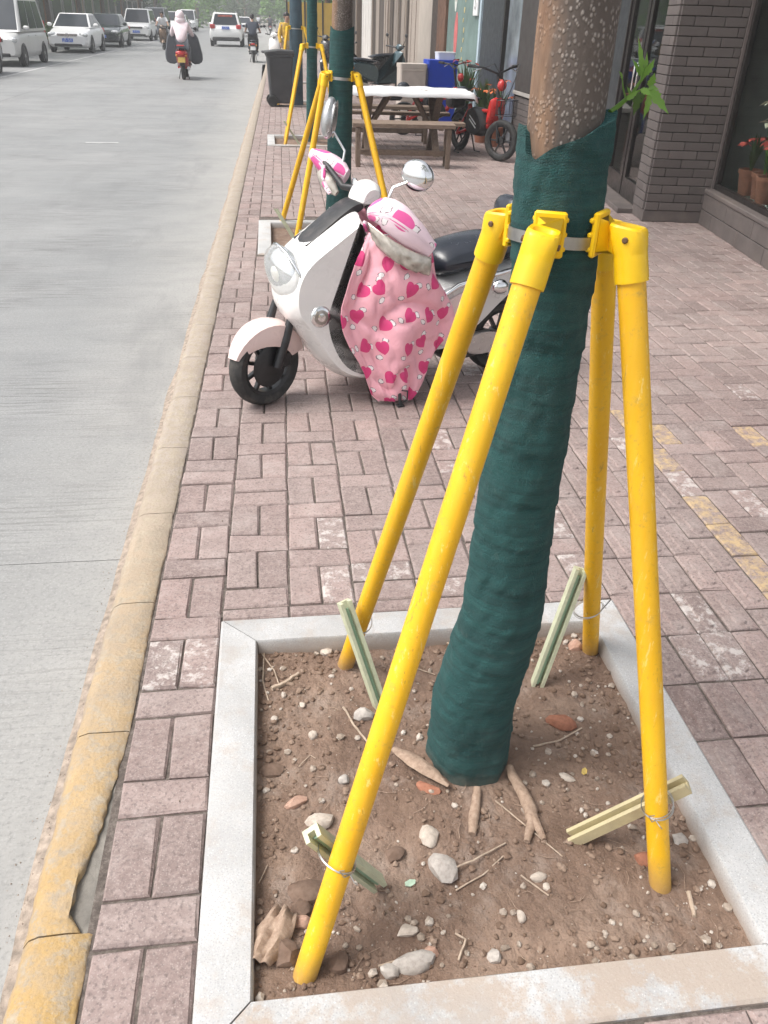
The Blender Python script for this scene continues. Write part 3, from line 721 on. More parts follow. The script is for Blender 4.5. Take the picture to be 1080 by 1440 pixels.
# ------------------------------------------------------------------ yellow pole supports
def support(label, tb, cx, zs, rtrunk, caps, bots, r=.0232, group=None, nseg=18):
    """caps / bots are world points; one support frame = poles + sockets + band"""
    t = thing('tree_support', label, 'tree support', tb); tb = Vector(tb)
    for (c, bt) in zip(caps, bots):
        c, bt = Vector(c)-tb, Vector(bt)-tb; d = (c-bt).normalized(); L = (c-bt).length
        b = MB(); pts = [bt+d*(L*k/6) for k in range(7)]; b.tube([bt-d*.06]+pts[:-1]+[c-d*.04], r, nseg); pole = b.build('pole', M['pole'], t, smooth=True, auto=50)
        ctr = Vector((*cx(c.z), c.z)); inw = (ctr-c); inw.z = 0; inw.normalize()
        side = d.cross(inw).normalized(); fwd = side.cross(d).normalized()
        B3 = Matrix((side, fwd, d)).transposed()
        s = r/.0268
        b = MB(); prof = [(.0275*s, -.108*s), (.0315*s, -.108*s), (.0320*s, -.10*s), (.0315*s, -.05*s), (.0310*s, -.02*s)]
        b.lathe(prof, 20, c, M=B3)
        # head: the round sleeve turns into a rounded square hood with a sloping, recessed top; a wedge reaches the trunk shoe
        def P(x, y, z): return c+B3 @ Vector((x*s, y*s, z*s))
        rings = []; nn = 24
        for (z, h, sq, slope) in ((-.060, .0312, 2.0, 0), (-.045, .0315, 2.6, 0), (-.024, .0312, 4.0, .10), (-.010, .0300, 4.5, .34), (-.006, .0270, 4.5, .36), (-.008, .0215, 3.0, .36), (-.018, .0200, 3.0, .34)):
            rr = []
            for k in range(nn):
                a = 6.28318*(k+.5)/nn; ca, sa = math.cos(a), math.sin(a); g_ = (abs(ca)**sq+abs(sa)**sq)**(-1/sq); x, y = h*ca*g_, h*sa*g_; rr.append(P(x, y, z+y*slope))
            rings.append(rr)
        b.loft(rings)
        up = Vector((0, 0, 1)); s2 = inw.cross(up).normalized(); V3 = Matrix((s2, inw, up)).transposed(); face = ctr-inw*(rtrunk+.013)
        pc = Vector((face.x, face.y, c.z-.024))
        b.box(pc, (.060*s, .011, .082*s), V3, .003)
        for k in range(3): b.box(pc+V3 @ Vector((0, .006, -.026*s+.026*s*k)), (.066*s, .008, .008), V3, .002)
        hb_ = c-d*.030*s; back = [P(-.026, .024, -.052), P(.026, .024, -.052), P(.026, .028, -.004), P(-.026, .028, -.004)]
        b.loft([back, [pc+V3 @ Vector((x*s, -.004, z*s)) for (x, z) in ((-.024, -.030), (.024, -.030), (.024, .032), (-.024, .032))]])
        cap_ = b.build('socket', M['cap'], pole, smooth=True, auto=32)
        b = MB()
        
        for sx in (-1, 1): b = MB(); b.lathe([(.0001, .0), (.0058*s, .0), (.0058*s, .003), (.004*s, .0045)], 8, P(sx*.0305, -.002, -.03), M=Matrix((fwd, d, side*sx)).transposed()); b.build('bolt', M['bolt'], pole, smooth=True)
    b = MB(); zc = zs; ctr = cx(zc); n = 48
    rings = []
    for (dr, dz) in ((.010, -.010), (.012, -.010), (.012, .010), (.010, .010)):
        rings.append([(ctr[0]+(rtrunk+dr)*math.cos(6.2832*k/n), ctr[1]+(rtrunk+dr)*math.sin(6.2832*k/n), zc+dz+.003*math.sin(6.28*k/n*2)) for k in range(n)])
    rings.append(rings[0]); b.loft(rings, cap=False); b.build('steel_band', M['steel'], t, smooth=True)
    return t
zc1 = 1.27
POLE1_B = [ground(430, 1368, -.03), ground(487, 932, -.045), ground(830, 915, -.045), ground(928, 1240, -.045)]
POLE1_C = [at_y(768, 318, 1.235), at_y(711, 292, 1.435), at_y(853, 305, 1.465), at_y(884, 312, 1.28)]
support('yellow four pole tree support bolted round the foreground trunk', TB1, cx1, 1.225-TB1.z-.0, .066, POLE1_C, POLE1_B)
def std_support(label, T, cx, z, r, caps_r, zc, span):
    sx = lambda a, d: (T[0]+math.cos(a)*d, T[1]+math.sin(a)*d)
    A = [rad(225), rad(135), rad(45), rad(315)]; cz = cx(zc)
    caps = [(T[0]+cz[0]+math.cos(a)*caps_r, T[1]+cz[1]+math.sin(a)*caps_r, zc) for a in A]; bots = [(*sx(a, span), -.05) for a in A]
    support(label, (*T, -.04), cx, zc+.01, r, caps, bots, nseg=12)
def sup2(label, T, cx, r, zc, bl, span_r, capd=.135):
    cz = cx(zc); A = [rad(212), rad(152), rad(28), rad(-32)]
    caps = [(T[0]+cz[0]+math.cos(a)*capd, T[1]+cz[1]+math.sin(a)*capd*.8, zc) for a in A]
    support(label, (*T, -.04), cx, zc-.0, r, caps, bl, nseg=12)
sup2('yellow tree support straddling the green trunk behind the white scooter', T2, cx2, .080, 1.18, [ground(416, 345, -.05), ground(395, 318, -.05), Vector((1.02, 7.30, -.05)), Vector((.96, 6.42, -.05))], .5)
g3 = ground(405, 203, -.05)
sup2('yellow tree support of the third tree, its left pole in front of the bin', T3, cx3, .064, 1.21, [Vector((.20, 12.52, -.05)), Vector((.22, 13.3, -.05)), Vector((1.02, 13.4, -.05)), Vector((1.0, 12.5, -.05))], .5, .15)
sup2('yellow tree support mostly hidden by the blue grey trunk', (T4[0], T4[1]), cx4, .12, 1.36, [Vector((.18, 18.3, -.05)), Vector((.2, 19.1, -.05)), Vector((1.12, 19.1, -.05)), Vector((1.1, 18.3, -.05))], .5, .19)

# pale green channel stakes, wired to the poles
def near_pole(px, py, A, B):
    best = None
    for k in range(401):
        p = Vector(B).lerp(Vector(A), k/400*.5); q_ = proj(p); d = (q_[0]-px)**2+(q_[1]-py)**2
        if best is None or d < best[0]: best = (d, p)
    return best[1]
def stake(label, top, wirep, bot, pole_i, off, roll, zb=-.03, sink=.06):
    wp = near_pole(*wirep, POLE1_C[pole_i], POLE1_B[pole_i]); pb = ground(*bot, zb)
    pm_ = at_y(*top, wp.y+off)
    d = (pm_-pb); L = d.length; d.normalize(); p0 = pb-d*sink if sink else pb
    t = thing('channel_stake', label, 'stake', pb, group='channel stakes wired to the yellow poles')
    up = Vector((0, -.6, .8)); up = Matrix.Rotation(roll, 3, d) @ up; s = d.cross(up).normalized(); n_ = s.cross(d).normalized()
    w, h, g_ = .0165, .0135, .0075
    out = [(-w, -h), (w, -h), (w, h), (g_, h), (g_, -h*.25), (-g_, -h*.25), (-g_, h), (-w, h)]
    b = MB(); rings = [[p-pb+s*x+n_*y for (x, y) in out] for p in (p0, pb+d*L)]
    b.loft(rings, cap=False)
    for k, base in ((0, 0), (8, 8)):
        bb = len(b.v)-16; b.f += [tuple(bb+base+i for i in f) for f in ((0, 1, 4, 5), (1, 2, 3, 4), (0, 5, 6, 7))]; b.mi += [0]*3
    b.build('channel', M['stake_tan' if pole_i == 3 else 'stake'], t)
    b = MB(); rings = [[p-pb+s*x+n_*(-h*.25+.001+y) for (x, y) in ((-g_*.8, 0), (g_*.8, 0), (g_*.5, .004), (-g_*.5, .004))] for p in (p0, pb+d*(L-.02))]; b.loft(rings); b.build('groove', M['stake_tan' if pole_i == 3 else 'stake_in'], t)
    # wire loop round pole and stake
    pd = (Vector(POLE1_C[pole_i])-Vector(POLE1_B[pole_i])).normalized(); tt = (wp-pb).dot(d); sp = pb+d*max(0.0, min(L, tt)); ax = (sp-wp); sep = min(ax.length, .03); cen = wp+(ax.normalized()*sep/2 if ax.length > 1e-5 else ax)-pb; 
    ax = ax-pd*ax.dot(pd); ax = ax.normalized() if ax.length > 1e-4 else s; ay = pd.cross(ax)
    b = MB()
    for q_ in range(3):
        b.tube([cen+ax*math.cos(a)*(.028+sep/2)+ay*math.sin(a)*.032+pd*(.004*math.sin(a+q_)+.004*(q_-1)) for a in [k*6.2832/26 for k in range(27)]], .0011, 5)
    k0 = cen-ax*(.028+sep/2)+Vector((0, -.004, 0))
    b.tube([k0, k0+Vector((-.012, -.008, .006)), k0+Vector((-.02, -.004, .02)), k0+Vector((-.012, -.01, .028))], .0011, 5); b.tube([k0, k0+Vector((.006, -.012, -.006)), k0+Vector((.012, -.012, -.014))], .0011, 5)
    b.build('tie_wire', M['wire'], t, smooth=True)
stake('short pale green stake lying against the nearest yellow pole, bottom left', (438, 1172), (478, 1213), (532, 1243), 0, .035, -.5, -.022, 0)
stake('long pale green stake leaning on the yellow pole left of the trunk', (484, 846), (508, 872), (532, 985), 1, -.035, .15, -.03, .07)
stake('pale green stake leaning on the yellow pole right behind the trunk', (817, 800), (826, 855), (758, 955), 2, -.02, .1, -.03, .07)
stake('tan channel stake lying flat across the granite edge at the right pole', (966, 1102), (922, 1135), (818, 1172), 3, .04, -.9, -.02, .03)
# stakes of the second pit
for (bp, tp, lab) in (((.20, 6.60), (.02, 6.60, .30), 'greenish stake on the left pole behind the scooter wheel'), ((.22, 6.35), (.20, 6.34, .20), 'short greenish stake behind the white scooter mudguard')):
    b = MB(); t = thing('channel_stake', lab, 'stake', (bp[0], bp[1], -.05)); b.loft([[Vector((x*.016, y*.014, 0)) for x, y in ((-1, -1), (1, -1), (1, 1), (.5, 1), (.5, -.2), (-.5, -.2), (-.5, 1), (-1, 1))], [Vector((tp[0]-bp[0]+x*.016, tp[1]-bp[1]+y*.014, tp[2])) for x, y in ((-1, -1), (1, -1), (1, 1), (.5, 1), (.5, -.2), (-.5, -.2), (-.5, 1), (-1, 1))]], cap=False); b.build('channel', M['stake'], t)
b = MB(); t = thing('channel_stake', 'greenish stake by the left pole of the third tree', 'stake', (.42, 12.6, -.05)); b.loft([[Vector((x*.016, y*.014, 0)) for x, y in ((-1, -1), (1, -1), (1, 1), (-1, 1))], [Vector((-.22+x*.016, y*.014, .32)) for x, y in ((-1, -1), (1, -1), (1, 1), (-1, 1))]]); b.build('channel', M['stake'], t)

# ------------------------------------------------------------------ stones, wood and litter in the pit
PX, PY = PITS[0]
def ico(sub=1):
    bm = bmesh.new(); bmesh.ops.create_icosphere(bm, subdivisions=sub, radius=1); V = [v.co.copy() for v in bm.verts]; F = [tuple(v.index for v in f.verts) for f in bm.faces]; bm.free(); return V, F
ICO1, ICO2 = ico(1), ico(2)
def rock(name, label, cat, px, py, sx, sy, sz, mat, seed, rot=0, ang=.35, embed=.35, flatness=1.0):
    g_ = ground(px, py, -.035); z = soil_h(g_.x, g_.y, PX, PY); V, F = ICO2; r_ = random.Random(seed); off = Vector((r_.random()*50, r_.random()*50, r_.random()*50)); b = MB(); PV = []
    cuts = [(Vector((r_.gauss(0, 1), r_.gauss(0, 1), r_.gauss(0, .8))).normalized(), r_.uniform(.55, .85)) for _ in range(7)]
    Rm = Rz(rot)
    for v in V:
        q_ = v.copy()*(1+ang*.5*noise.noise(v*1.3+off))
        for n_, d in cuts:
            e = q_.dot(n_)-d
            if e > 0: q_ -= n_*e*.92
        q_ += v*.04*noise.noise(v*5+off)
        PV.append(Rm @ Vector((q_.x*sx, q_.y*sy, q_.z*sz)))
    b.add(PV, F); o = b.build(name, M[mat], None, smooth=True, auto=28, label=label, cat=cat); o.location = (g_.x, g_.y, z+sz*(1-embed*2)*.75); return o
RK = [
 (513, 1003, .027, .020, .020, 'stone_grey', 'pale grey mortar lump at the foot of the long green stake'),
 (605, 1173, .026, .022, .018, 'stone_pale', 'tan rounded stone left of the short root stub'),
 (622, 1217, .028, .036, .022, 'stone_grey', 'large pale grey stone with two thin twigs beside it'),
 (415, 1124, .014, .026, .013, 'stone_pink', 'pinkish stone near the left granite edge'),
 (447, 1150, .030, .022, .017, 'stone_pale', 'flat beige stone above the short green stake'),
 (586, 1350, .046, .018, .016, 'stone_grey', 'long grey stone lying along the front granite edge'),
 (548, 1362, .020, .014, .012, 'stone_grey', 'small grey stone left of the long grey stone'),
 (573, 1305, .020, .014, .010, 'stone_pale', 'angular pale chip above the long grey stone'),
 (606, 1333, .010, .015, .012, 'stone_pink', 'pink chip at the right end of the long grey stone'),
 (697, 1340, .014, .013, .012, 'stone_grey', 'round grey stone close to the front granite edge'),
 (733, 1284, .013, .010, .009, 'stone_pale', 'small whitish pebble right of centre in the front soil'),
 (757, 1229, .018, .010, .009, 'stone_pale', 'white oblong chip in the soil right of the twigs'),
 (770, 1244, .010, .008, .007, 'stone_pale', 'little white chip just below the white oblong chip'),
 (810, 906, .022, .018, .017, 'stone_pink', 'pinkish stone at the foot of the back right pole'),
 (957, 1176, .019, .015, .012, 'stone_grey', 'grey stone between right pole and granite edge'),
 (459, 912, .016, .014, .013, 'stone_pale', 'pale knobbly stone near the far left corner of the pit'),
 (448, 905, .010, .010, .009, 'stone_pale', 'smaller pale stone touching the knobbly one'),
 (797, 1089, .011, .020, .008, 'stone_pale', 'thin upright shard right of the forked root'),
 (555, 1197, .024, .018, .014, 'clod', 'brown clod with pale cap below the flat beige stone'),
 (430, 1256, .040, .030, .020, 'clod', 'big reddish clod left of the nearest pole'),
 (425, 1277, .020, .022, .020, 'clod', 'dark clod squeezed beside the nearest pole'),
 (424, 1297, .013, .018, .013, 'stone_pink', 'cream chip left of the base of the nearest pole'),
 (475, 1355, .020, .020, .018, 'clod', 'brown clod right of the base of the nearest pole'),
 (400, 1345, .026, .024, .020, 'clod', 'dark clod below the nearest pole by the corner'),
 (440, 1032, .013, .012, .010, 'stone_pale', 'small pale pebble in the middle of the left soil'),
 (425, 988, .010, .009, .008, 'stone_pale', 'pale pebble in the upper left soil'),
 (484, 1095, .014, .012, .010, 'stone_grey', 'grey pebble hugging the left side of the nearest pole'),
 (380, 1078, .030, .020, .012, 'clod', 'broad brown clod along the left granite edge'),
]
for i, (px, py, a, b2, c, mt, lab) in enumerate(RK): a, b2, c = a*1.22, b2*1.22, c*1.15; rock('stone' if mt != 'clod' else 'soil_clod', lab, 'stone' if mt != 'clod' else 'clod', px, py, a, b2, c, mt, 100+i, rot=(i*1.7) % 3.1 if a < 1.3*b2 else .12)
rock('brick_fragment', 'dark red brick fragment right of the trunk', 'brick', 789, 1016, .042, .028, .022, 'brick_red', 61, -.25)
rock('brick_fragment', 'red brick sliver under the splintered wood left of the trunk', 'brick', 601, 1110, .036, .016, .010, 'brick_red', 62, -.55)
rock('brick_fragment', 'dull red brick piece behind the right yellow pole', 'brick', 905, 1203, .024, .020, .014, 'brick_red', 63, .3)
def stick(name, label, cat, pts, r, mat, n=7, flat=None, lift=.004):
    W = []
    for k, p in enumerate(pts):
        g_ = ground(p[0], p[1], -.035); z = soil_h(g_.x, g_.y, PX, PY); W.append(Vector((g_.x, g_.y, z+lift+(p[2] if len(p) > 2 else 0))))
    F = []                                    # densify with wobble
    for a, b_ in zip(W, W[1:]):
        for k in range(4): F.append(a.lerp(b_, k/4)+Vector((noise.noise(a*40+Vector((k, 0, 0))), noise.noise(a*40+Vector((0, k, 0))), 0))*(r if not isinstance(r, list) else r[0])*.5)
    F.append(W[-1]); o0 = F[0].copy(); rr = r if isinstance(r, list) else [r, r*.8]
    R_ = [table([(i/(len(rr)-1), q_) for i, q_ in enumerate(rr)], k/(len(F)-1)) for k in range(len(F))]
    b = MB(); b.tube([p-o0 for p in F], R_, n, flat=flat); o = b.build(name, M[mat], None, smooth=True, auto=60, label=label, cat=cat); o.location = o0; return o
stick('wood_splinter', 'splintered pale wood piece pointing at the left of the trunk', 'wood', [(553, 1060, .01), (590, 1085, .012), (630, 1113, .006)], [.008, .021, .019, .005], 'dead_wood', 8, .5, .012)
stick('root_stub', 'short straight root stub in front of the trunk', 'root', [(671, 1112, .004), (668, 1140), (664, 1172)], [.009, .011, .013, .009], 'dead_wood', 9, .7, .006)
fr = stick('forked_root', 'pale forked root curving away right of the trunk', 'root', [(714, 1085, .012), (728, 1110, .012), (746, 1138, .008), (748, 1158, .004), (741, 1184)], [.010, .014, .017, .013, .007], 'dead_wood', 9, .85, .008)
W0 = fr.location
b = MB(); pts = []
for p in ((748, 1150, .006), (756, 1166, .004), (765, 1181, 0)):
    g_ = ground(p[0], p[1], -.035); pts.append(Vector((g_.x, g_.y, soil_h(g_.x, g_.y, PX, PY)+.008+p[2]))-W0)
b.tube(pts, [.013, .010, .006], 8); b.build('fork_prong', M['dead_wood'], fr, smooth=True)
for i, (lab, pts, r) in enumerate([
 ('upper of two thin pale twigs by the large grey stone', [(616, 1229, .012), (665, 1212, .010), (711, 1185)], .0026),
 ('lower of two thin pale twigs by the large grey stone', [(642, 1245), (680, 1227), (711, 1199)], .0020),
 ('straight twig passing under the forked root', [(697, 1125), (740, 1160), (791, 1204)], .0019),
 ('bent brown twig left of the nearest pole near mid height', [(483, 992), (498, 1018), (517, 1042)], .0034),
 ('thin stalk in the front soil right of centre', [(733, 1228), (772, 1257)], .0020),
 ('curved twig on the soil behind the brick fragment', [(750, 1048), (785, 1040), (818, 1024)], .0028),
 ('pale sliver of wood beside the right granite edge', [(970, 1250), (978, 1285)], .0055),
 ('dry stem lying from far pit edge towards the trunk', [(616, 886, .006), (632, 902)], .0055),
 ('short dry stem left of the trunk in the far soil', [(578, 932), (612, 946)], .0018),
 ('dry stalk in the far left corner of the pit', [(372, 905), (369, 955), (378, 985)], .0030),
 ('thick dead twig in the far left corner heap', [(382, 968), (402, 958), (420, 944)], .0075),
 ('thin crossing twig on the far left corner heap', [(368, 918), (385, 940), (392, 960)], .0022),
 ('leaning twig among dry litter at the front edge', [(645, 1348), (655, 1320, .008), (640, 1312, .01)], .0028),
 ('little twig left of the long grey stone', [(532, 1356), (556, 1347)], .0026),
 ('dry grass blade left of the big reddish clod', [(364, 1240), (376, 1215)], .0014),
 ('hair thin stalk in the left soil', [(420, 1075), (436, 1060), (444, 1066)], .0013)]):
    stick('twig', lab, 'twig', pts, r, 'twig', 6)
# crumpled bark by the left edge
b = MB(); g_ = ground(382, 1322, -.03); V = []; n = 9
for iy in range(n):
    for ix in range(n):
        u, v = ix/(n-1)-.5, iy/(n-1)-.5; wv = .5+.5*math.cos(v*2.4)
        V.append((u*.075*wv+v*.016, v*.115, .012+.028*abs(math.sin(u*7+v*2))*.6+.010*noise.noise(Vector((u*5, v*5, 1)))+.014*(1-4*u*u)))
b.add(V, [(iy*n+ix, iy*n+ix+1, (iy+1)*n+ix+1, (iy+1)*n+ix) for iy in range(n-1) for ix in range(n-1)])
o = b.build('bark_piece', M['dead_wood'], None, smooth=True, auto=60, label='crumpled brown bark piece against the left granite edge', cat='bark'); o.location = (g_.x, g_.y, soil_h(g_.x, g_.y, PX, PY)-.006); o.rotation_euler = (0, 0, -.35)
md = o.modifiers.new('thickness', 'SOLIDIFY'); md.thickness = .004
for (px, py, mt, lab, sc_, rz_) in ((577, 1237, (.42, .55, .42), 'pale green shard on the soil below the short stake', .013, .4), (822, 1083, (.62, .45, .13), 'small yellow dead leaf right of the forked root', .012, 1.0)):
    b = MB(); b.loft([[(sc_*x, sc_*y*.7, z) for x, y in ((-1, -.2), (-.3, -.8), (.7, -.6), (1.1, .2), (.2, .8), (-.8, .6))] for z in (0, .003)]); g_ = ground(px, py, -.035)
    o = b.build('shard' if 'shard' in lab else 'dead_leaf', simple('litter', mt, .7, var=.2, sc=60, bump=.2), None, label=lab, cat='shard' if 'shard' in lab else 'leaf'); o.location = (g_.x, g_.y, soil_h(g_.x, g_.y, PX, PY)+.004); o.rotation_euler = (.2, .15, rz_)
# crumbs and grit too many to count
def crumbs(name, label, n, lo, hi, mat, seed, dens):
    r_ = random.Random(seed); b = MB(); V, F = ICO1
    k = 0; tries = 0
    while k < n and tries < n*30:
        tries += 1
        x, y = PX+.11+r_.random()*.98, PY+.11+r_.random()*.98
        if noise.noise(Vector((x*4, y*4, seed)))*.5+.5 < dens*r_.random()+.0: continue
        u, v = x-PX, y-PY; ed = min(u-.107, v-.107, 1.093-u, 1.093-v)
        if ed > .10 and r_.random() < .45: continue
        if math.hypot(x-TB1.x, y-TB1.y) < .105: continue
        s = lo*(hi/lo)**(r_.random()**2.4); z = soil_h(x, y, PX, PY); off = Vector((r_.random()*99, 0, 0)); e = Rz(r_.random()*6.28); a_, b_ = r_.uniform(.6, 1.2), r_.uniform(.45, .9)
        if s < (lo*hi)**.5*.8: VV, FF = OCT
        else: VV, FF = ICO1
        b.add([Vector((x, y, z+s*.3))+e @ Vector((p.x*s*a_, p.y*s, p.z*s*b_))*(1+.35*noise.noise(p*1.7+off)) for p in VV], FF); k += 1
    return b.build(name, mat, None, kind='stuff', label=label, cat='soil')
OCT = ([Vector(p) for p in ((1, 0, 0), (-1, 0, 0), (0, 1, 0), (0, -1, 0), (0, 0, 1), (0, 0, -1))], [(0, 2, 4), (2, 1, 4), (1, 3, 4), (3, 0, 4), (2, 0, 5), (1, 2, 5), (3, 1, 5), (0, 3, 5)])
def crumb_mat(name, stops):
    N = NT(name); p = N.pos(); c = N.ramp(N.vor(p, 40, out='Color'), stops); return N.fin(N.mix(N.rng(N.noise(p, 160, 3), .3, .7, 0, .35), c, (.10, .07, .05)), .93, 0, N.bump(N.noise(p, 300, 3), .4, .002))
crumbs('soil_crumbs', 'loose brown crumbs of soil strewn over the pit', 3600, .0012, .0105, crumb_mat('crumb_brown', [(.2, (.15, .094, .064)), (.55, (.22, .145, .104)), (.8, (.31, .225, .17))]), 21, .8)
crumbs('fine_gravel', 'pale gravel grains scattered over the pit soil', 850, .0012, .0120, crumb_mat('gravel_pale', [(.2, (.30, .24, .19)), (.5, (.44, .37, .31)), (.8, (.58, .52, .46))]), 33, .95)
b = MB(); r_ = random.Random(12)
for _ in range(120):
    x, y = PX+.12+r_.random()*.96, PY+.12+r_.random()*.96
    if math.hypot(x-TB1.x, y-TB1.y) < .12: continue
    a = r_.random()*6.28; L = r_.uniform(.008, .045)*(1 if r_.random() < .85 else 1.7); z0 = soil_h(x, y, PX, PY)+.003; x1, y1 = x+math.cos(a)*L, y+math.sin(a)*L
    if not (PX+.112 < x1 < PX+1.088 and PY+.112 < y1 < PY+1.088): continue
    mz = (x+x1)/2, (y+y1)/2; b.tube([(x, y, z0), (mz[0]+math.sin(a)*L*.12, mz[1]-math.cos(a)*L*.12, soil_h(*mz, PX, PY)+.006), (x1, y1, soil_h(x1, y1, PX, PY)+.003)], [.0006, .0008, .0005], 4)
b.build('dry_litter', M['dead_wood'], None, kind='stuff', label='dry straw and root hairs scattered over the pit soil', cat='litter')
# little tufts of dirt beside the kerb and loose grains on the pavement
b = MB(); r_ = random.Random(4); V, F = OCT
for _ in range(260):
    x, y = r_.uniform(-.39, 2.4), r_.uniform(.6, 4.5); s = .0012*(3.2**r_.random())
    if -.21 < x < 1.01 and .69 < y < 1.91: continue
    b.add([Vector((x+shear(y), y, .001+s*.5))+p*s*r_.uniform(.6, 1.2) for p in V], F)
for _ in range(500):
    y = .4+r_.random()**1.5*6; x = kx(y)-.155-abs(r_.gauss(0, .035)); s = .0010*(2.6**r_.random()); b.add([Vector((x, y, ROAD_Z+s*.5+(.012 if x > kx(y)-.19 else 0)))+p*s*r_.uniform(.6, 1.2) for p in V], F)
b.build('loose_grains', M['grit'], None, kind='stuff', label='loose grains lying on pavement and gutter', cat='grit')
# ------------------------------------------------------------------ more materials
M['white_paint'] = simple('white_gloss_paint', (.80, .78, .76), .28, 0, .03, 6, coat=.5, dirt=((.60, .55, .49), .35)); M['white_pink'] = simple('pearl_pink_paint', (.76, .60, .57), .3, 0, .04, 6, coat=.5)
M['black_plastic'] = simple('black_plastic', (.018, .018, .02), .45, 0, .2, 20, .15, 150, dirt=((.12, .10, .085), .4)); M['rubber'] = simple('tyre_rubber', (.022, .022, .022), .75, 0, .25, 25, .3, 90, dirt=((.14, .12, .10), .45))
M['black_vinyl'] = simple('black_vinyl', (.022, .026, .036), .2, 0, .15, 14, .2, 220); M['dark_metal'] = simple('dark_metal', (.05, .05, .052), .42, .7, .2, 25); M['alloy'] = simple('grey_alloy', (.48, .48, .48), .32, .9, .1, 25)
M['silver'] = simple('silver_paint', (.62, .62, .61), .3, .35, .04, 5, coat=.6); M['amber'] = simple('amber_lens', (.55, .20, .03), .2); M['red_lens'] = simple('red_lens', (.45, .015, .015), .18, coat=.6); M['red_paint'] = simple('red_paint', (.50, .025, .022), .3, 0, .08, 8, coat=.4)
M['mesh_silver'] = simple('clear_film', (.46, .42, .37), .16, .35, .3, 22, .25, 40)
def glass_lens():
    N = NT('clear_lens'); N.fin((.95, .97, .97), .04); N.b.inputs['Transmission Weight'].default_value = .85; N.b.inputs['IOR'].default_value = 1.25; return N.m
M['lens'] = glass_lens()
def heart_mat(name, base, heart, sc=7.6):
    N = NT(name); uv = N.uv()
    v = N.n('ShaderNodeTexVoronoi', feature='F1', voronoi_dimensions='2D'); v.inputs['Scale'].default_value = sc; v.inputs['Randomness'].default_value = .42; N.l(uv, v.inputs['Vector'])
    d = N.vmath('SUBTRACT', uv, v.outputs['Position'])
    sep = N.n('ShaderNodeSeparateColor'); N.l(v.outputs['Color'], sep.inputs[0]); ang = N.rng(sep.outputs[0], 0, 1, -1.0, 1.0)
    vr = N.n('ShaderNodeVectorRotate', rotation_type='Z_AXIS'); N.l(d, vr.inputs['Vector']); N.l(ang, vr.inputs['Angle'])
    x = N.n('ShaderNodeSeparateXYZ'); N.l(vr.outputs[0], x.inputs[0]); a = .0305
    X = N.math('DIVIDE', x.outputs[0], a); Y = N.math('ADD', N.math('DIVIDE', x.outputs[1], a), .0)
    X2 = N.math('MULTIPLY', X, X); q = N.math('SUBTRACT', N.math('ADD', X2, N.math('MULTIPLY', Y, Y)), 1.0)
    f = N.math('SUBTRACT', N.math('POWER', q, 3.0), N.math('MULTIPLY', X2, N.math('POWER', Y, 3.0)))
    # POWER of a negative base with odd exponent is fine for integer exponents
    hm = N.math('LESS_THAN', f, 0.0)
    col = N.mix(N.rng(N.noise(uv, 6, 3), .3, .7), base, tuple(min(1, c*1.07) for c in base))
    for sgn in (-1, 1):
        dx = N.math('SUBTRACT', X, .95*sgn); dy = N.math('SUBTRACT', Y, 1.25 if sgn > 0 else -1.3); dd = N.math('SQRT', N.math('ADD', N.math('MULTIPLY', dx, dx), N.math('MULTIPLY', N.math('MULTIPLY', dy, dy), 2.2)))
        dd = N.math('ADD', dd, N.math('MULTIPLY', N.math('SUBTRACT', N.noise(uv, 130, 2), .5), .5))
        col = N.mix(N.math('LESS_THAN', dd, .58), col, (.16, .10, .12)); col = N.mix(N.math('LESS_THAN', dd, .48), col, (.82, .76, .76))
    col = N.mix(hm, col, heart)
    cr = N.noise(uv, 14, 5, .6, .6)
    N.fin(col, .42, 0, N.bump(cr, .5, .012)); N.b.inputs['Sheen Weight'].default_value = .1; return N.m
M['hearts'] = heart_mat('pink_heart_fabric', (.80, .40, .46), (.66, .045, .19)); M['hearts_pale'] = heart_mat('pale_heart_fabric', (.80, .62, .68), (.72, .10, .32), 7.0)

def wheel(parent, c, r, w, rot=None, spokes=9, tm='rubber', rm='dark_metal', rr=.66, ring='alloy', n=36):
    """a tyre with its rim as child; wheel axis is local y"""
    c = Vector(c); Mx = rot if rot is not None else Matrix.Identity(3)
    b = MB(); prof = [(r*rr, -w*.36), (r*(rr+.08), -w*.48), (r*.90, -w*.5), (r*.97, -w*.34), (r, -w*.1), (r, w*.1), (r*.97, w*.34), (r*.90, w*.5), (r*(rr+.08), w*.48), (r*rr, w*.36)]
    rings = [[c+Mx @ Vector((q*math.cos(6.2832*k/n), h, q*math.sin(6.2832*k/n))) for k in range(n)] for (q, h) in prof]; rings.append(rings[0]); b.loft(rings, cap=False)
    o = b.build('wheel', M[tm], parent, smooth=True, auto=50)
    b = MB(); r2 = r*rr+.002
    for (ra, rb) in ((r2*.90, r2),):
        rings = [[c+Mx @ Vector((q*math.cos(6.2832*k/n), h, q*math.sin(6.2832*k/n))) for k in range(n)] for (q, h) in ((ra, -w*.3), (rb, -w*.40), (rb, w*.40), (ra, w*.3))]; rings.append(rings[0]); b.loft(rings, cap=False)
    for k in range(spokes):
        a = 6.2832*k/spokes; R2 = Ry(-a); b.box(c+Mx @ (R2 @ Vector((r2*.55, 0, 0))), (r2*.82, w*.28, r*.085), Mx @ R2, .002)
    b.lathe([(r2*.05, -w*.42), (r2*.26, -w*.40), (r2*.30, 0), (r2*.26, w*.40), (r2*.05, w*.42)], 14, c, M=Mx @ Rx(-math.pi/2))
    b.build('rim', M[rm], o, smooth=True, auto=40)
    return o

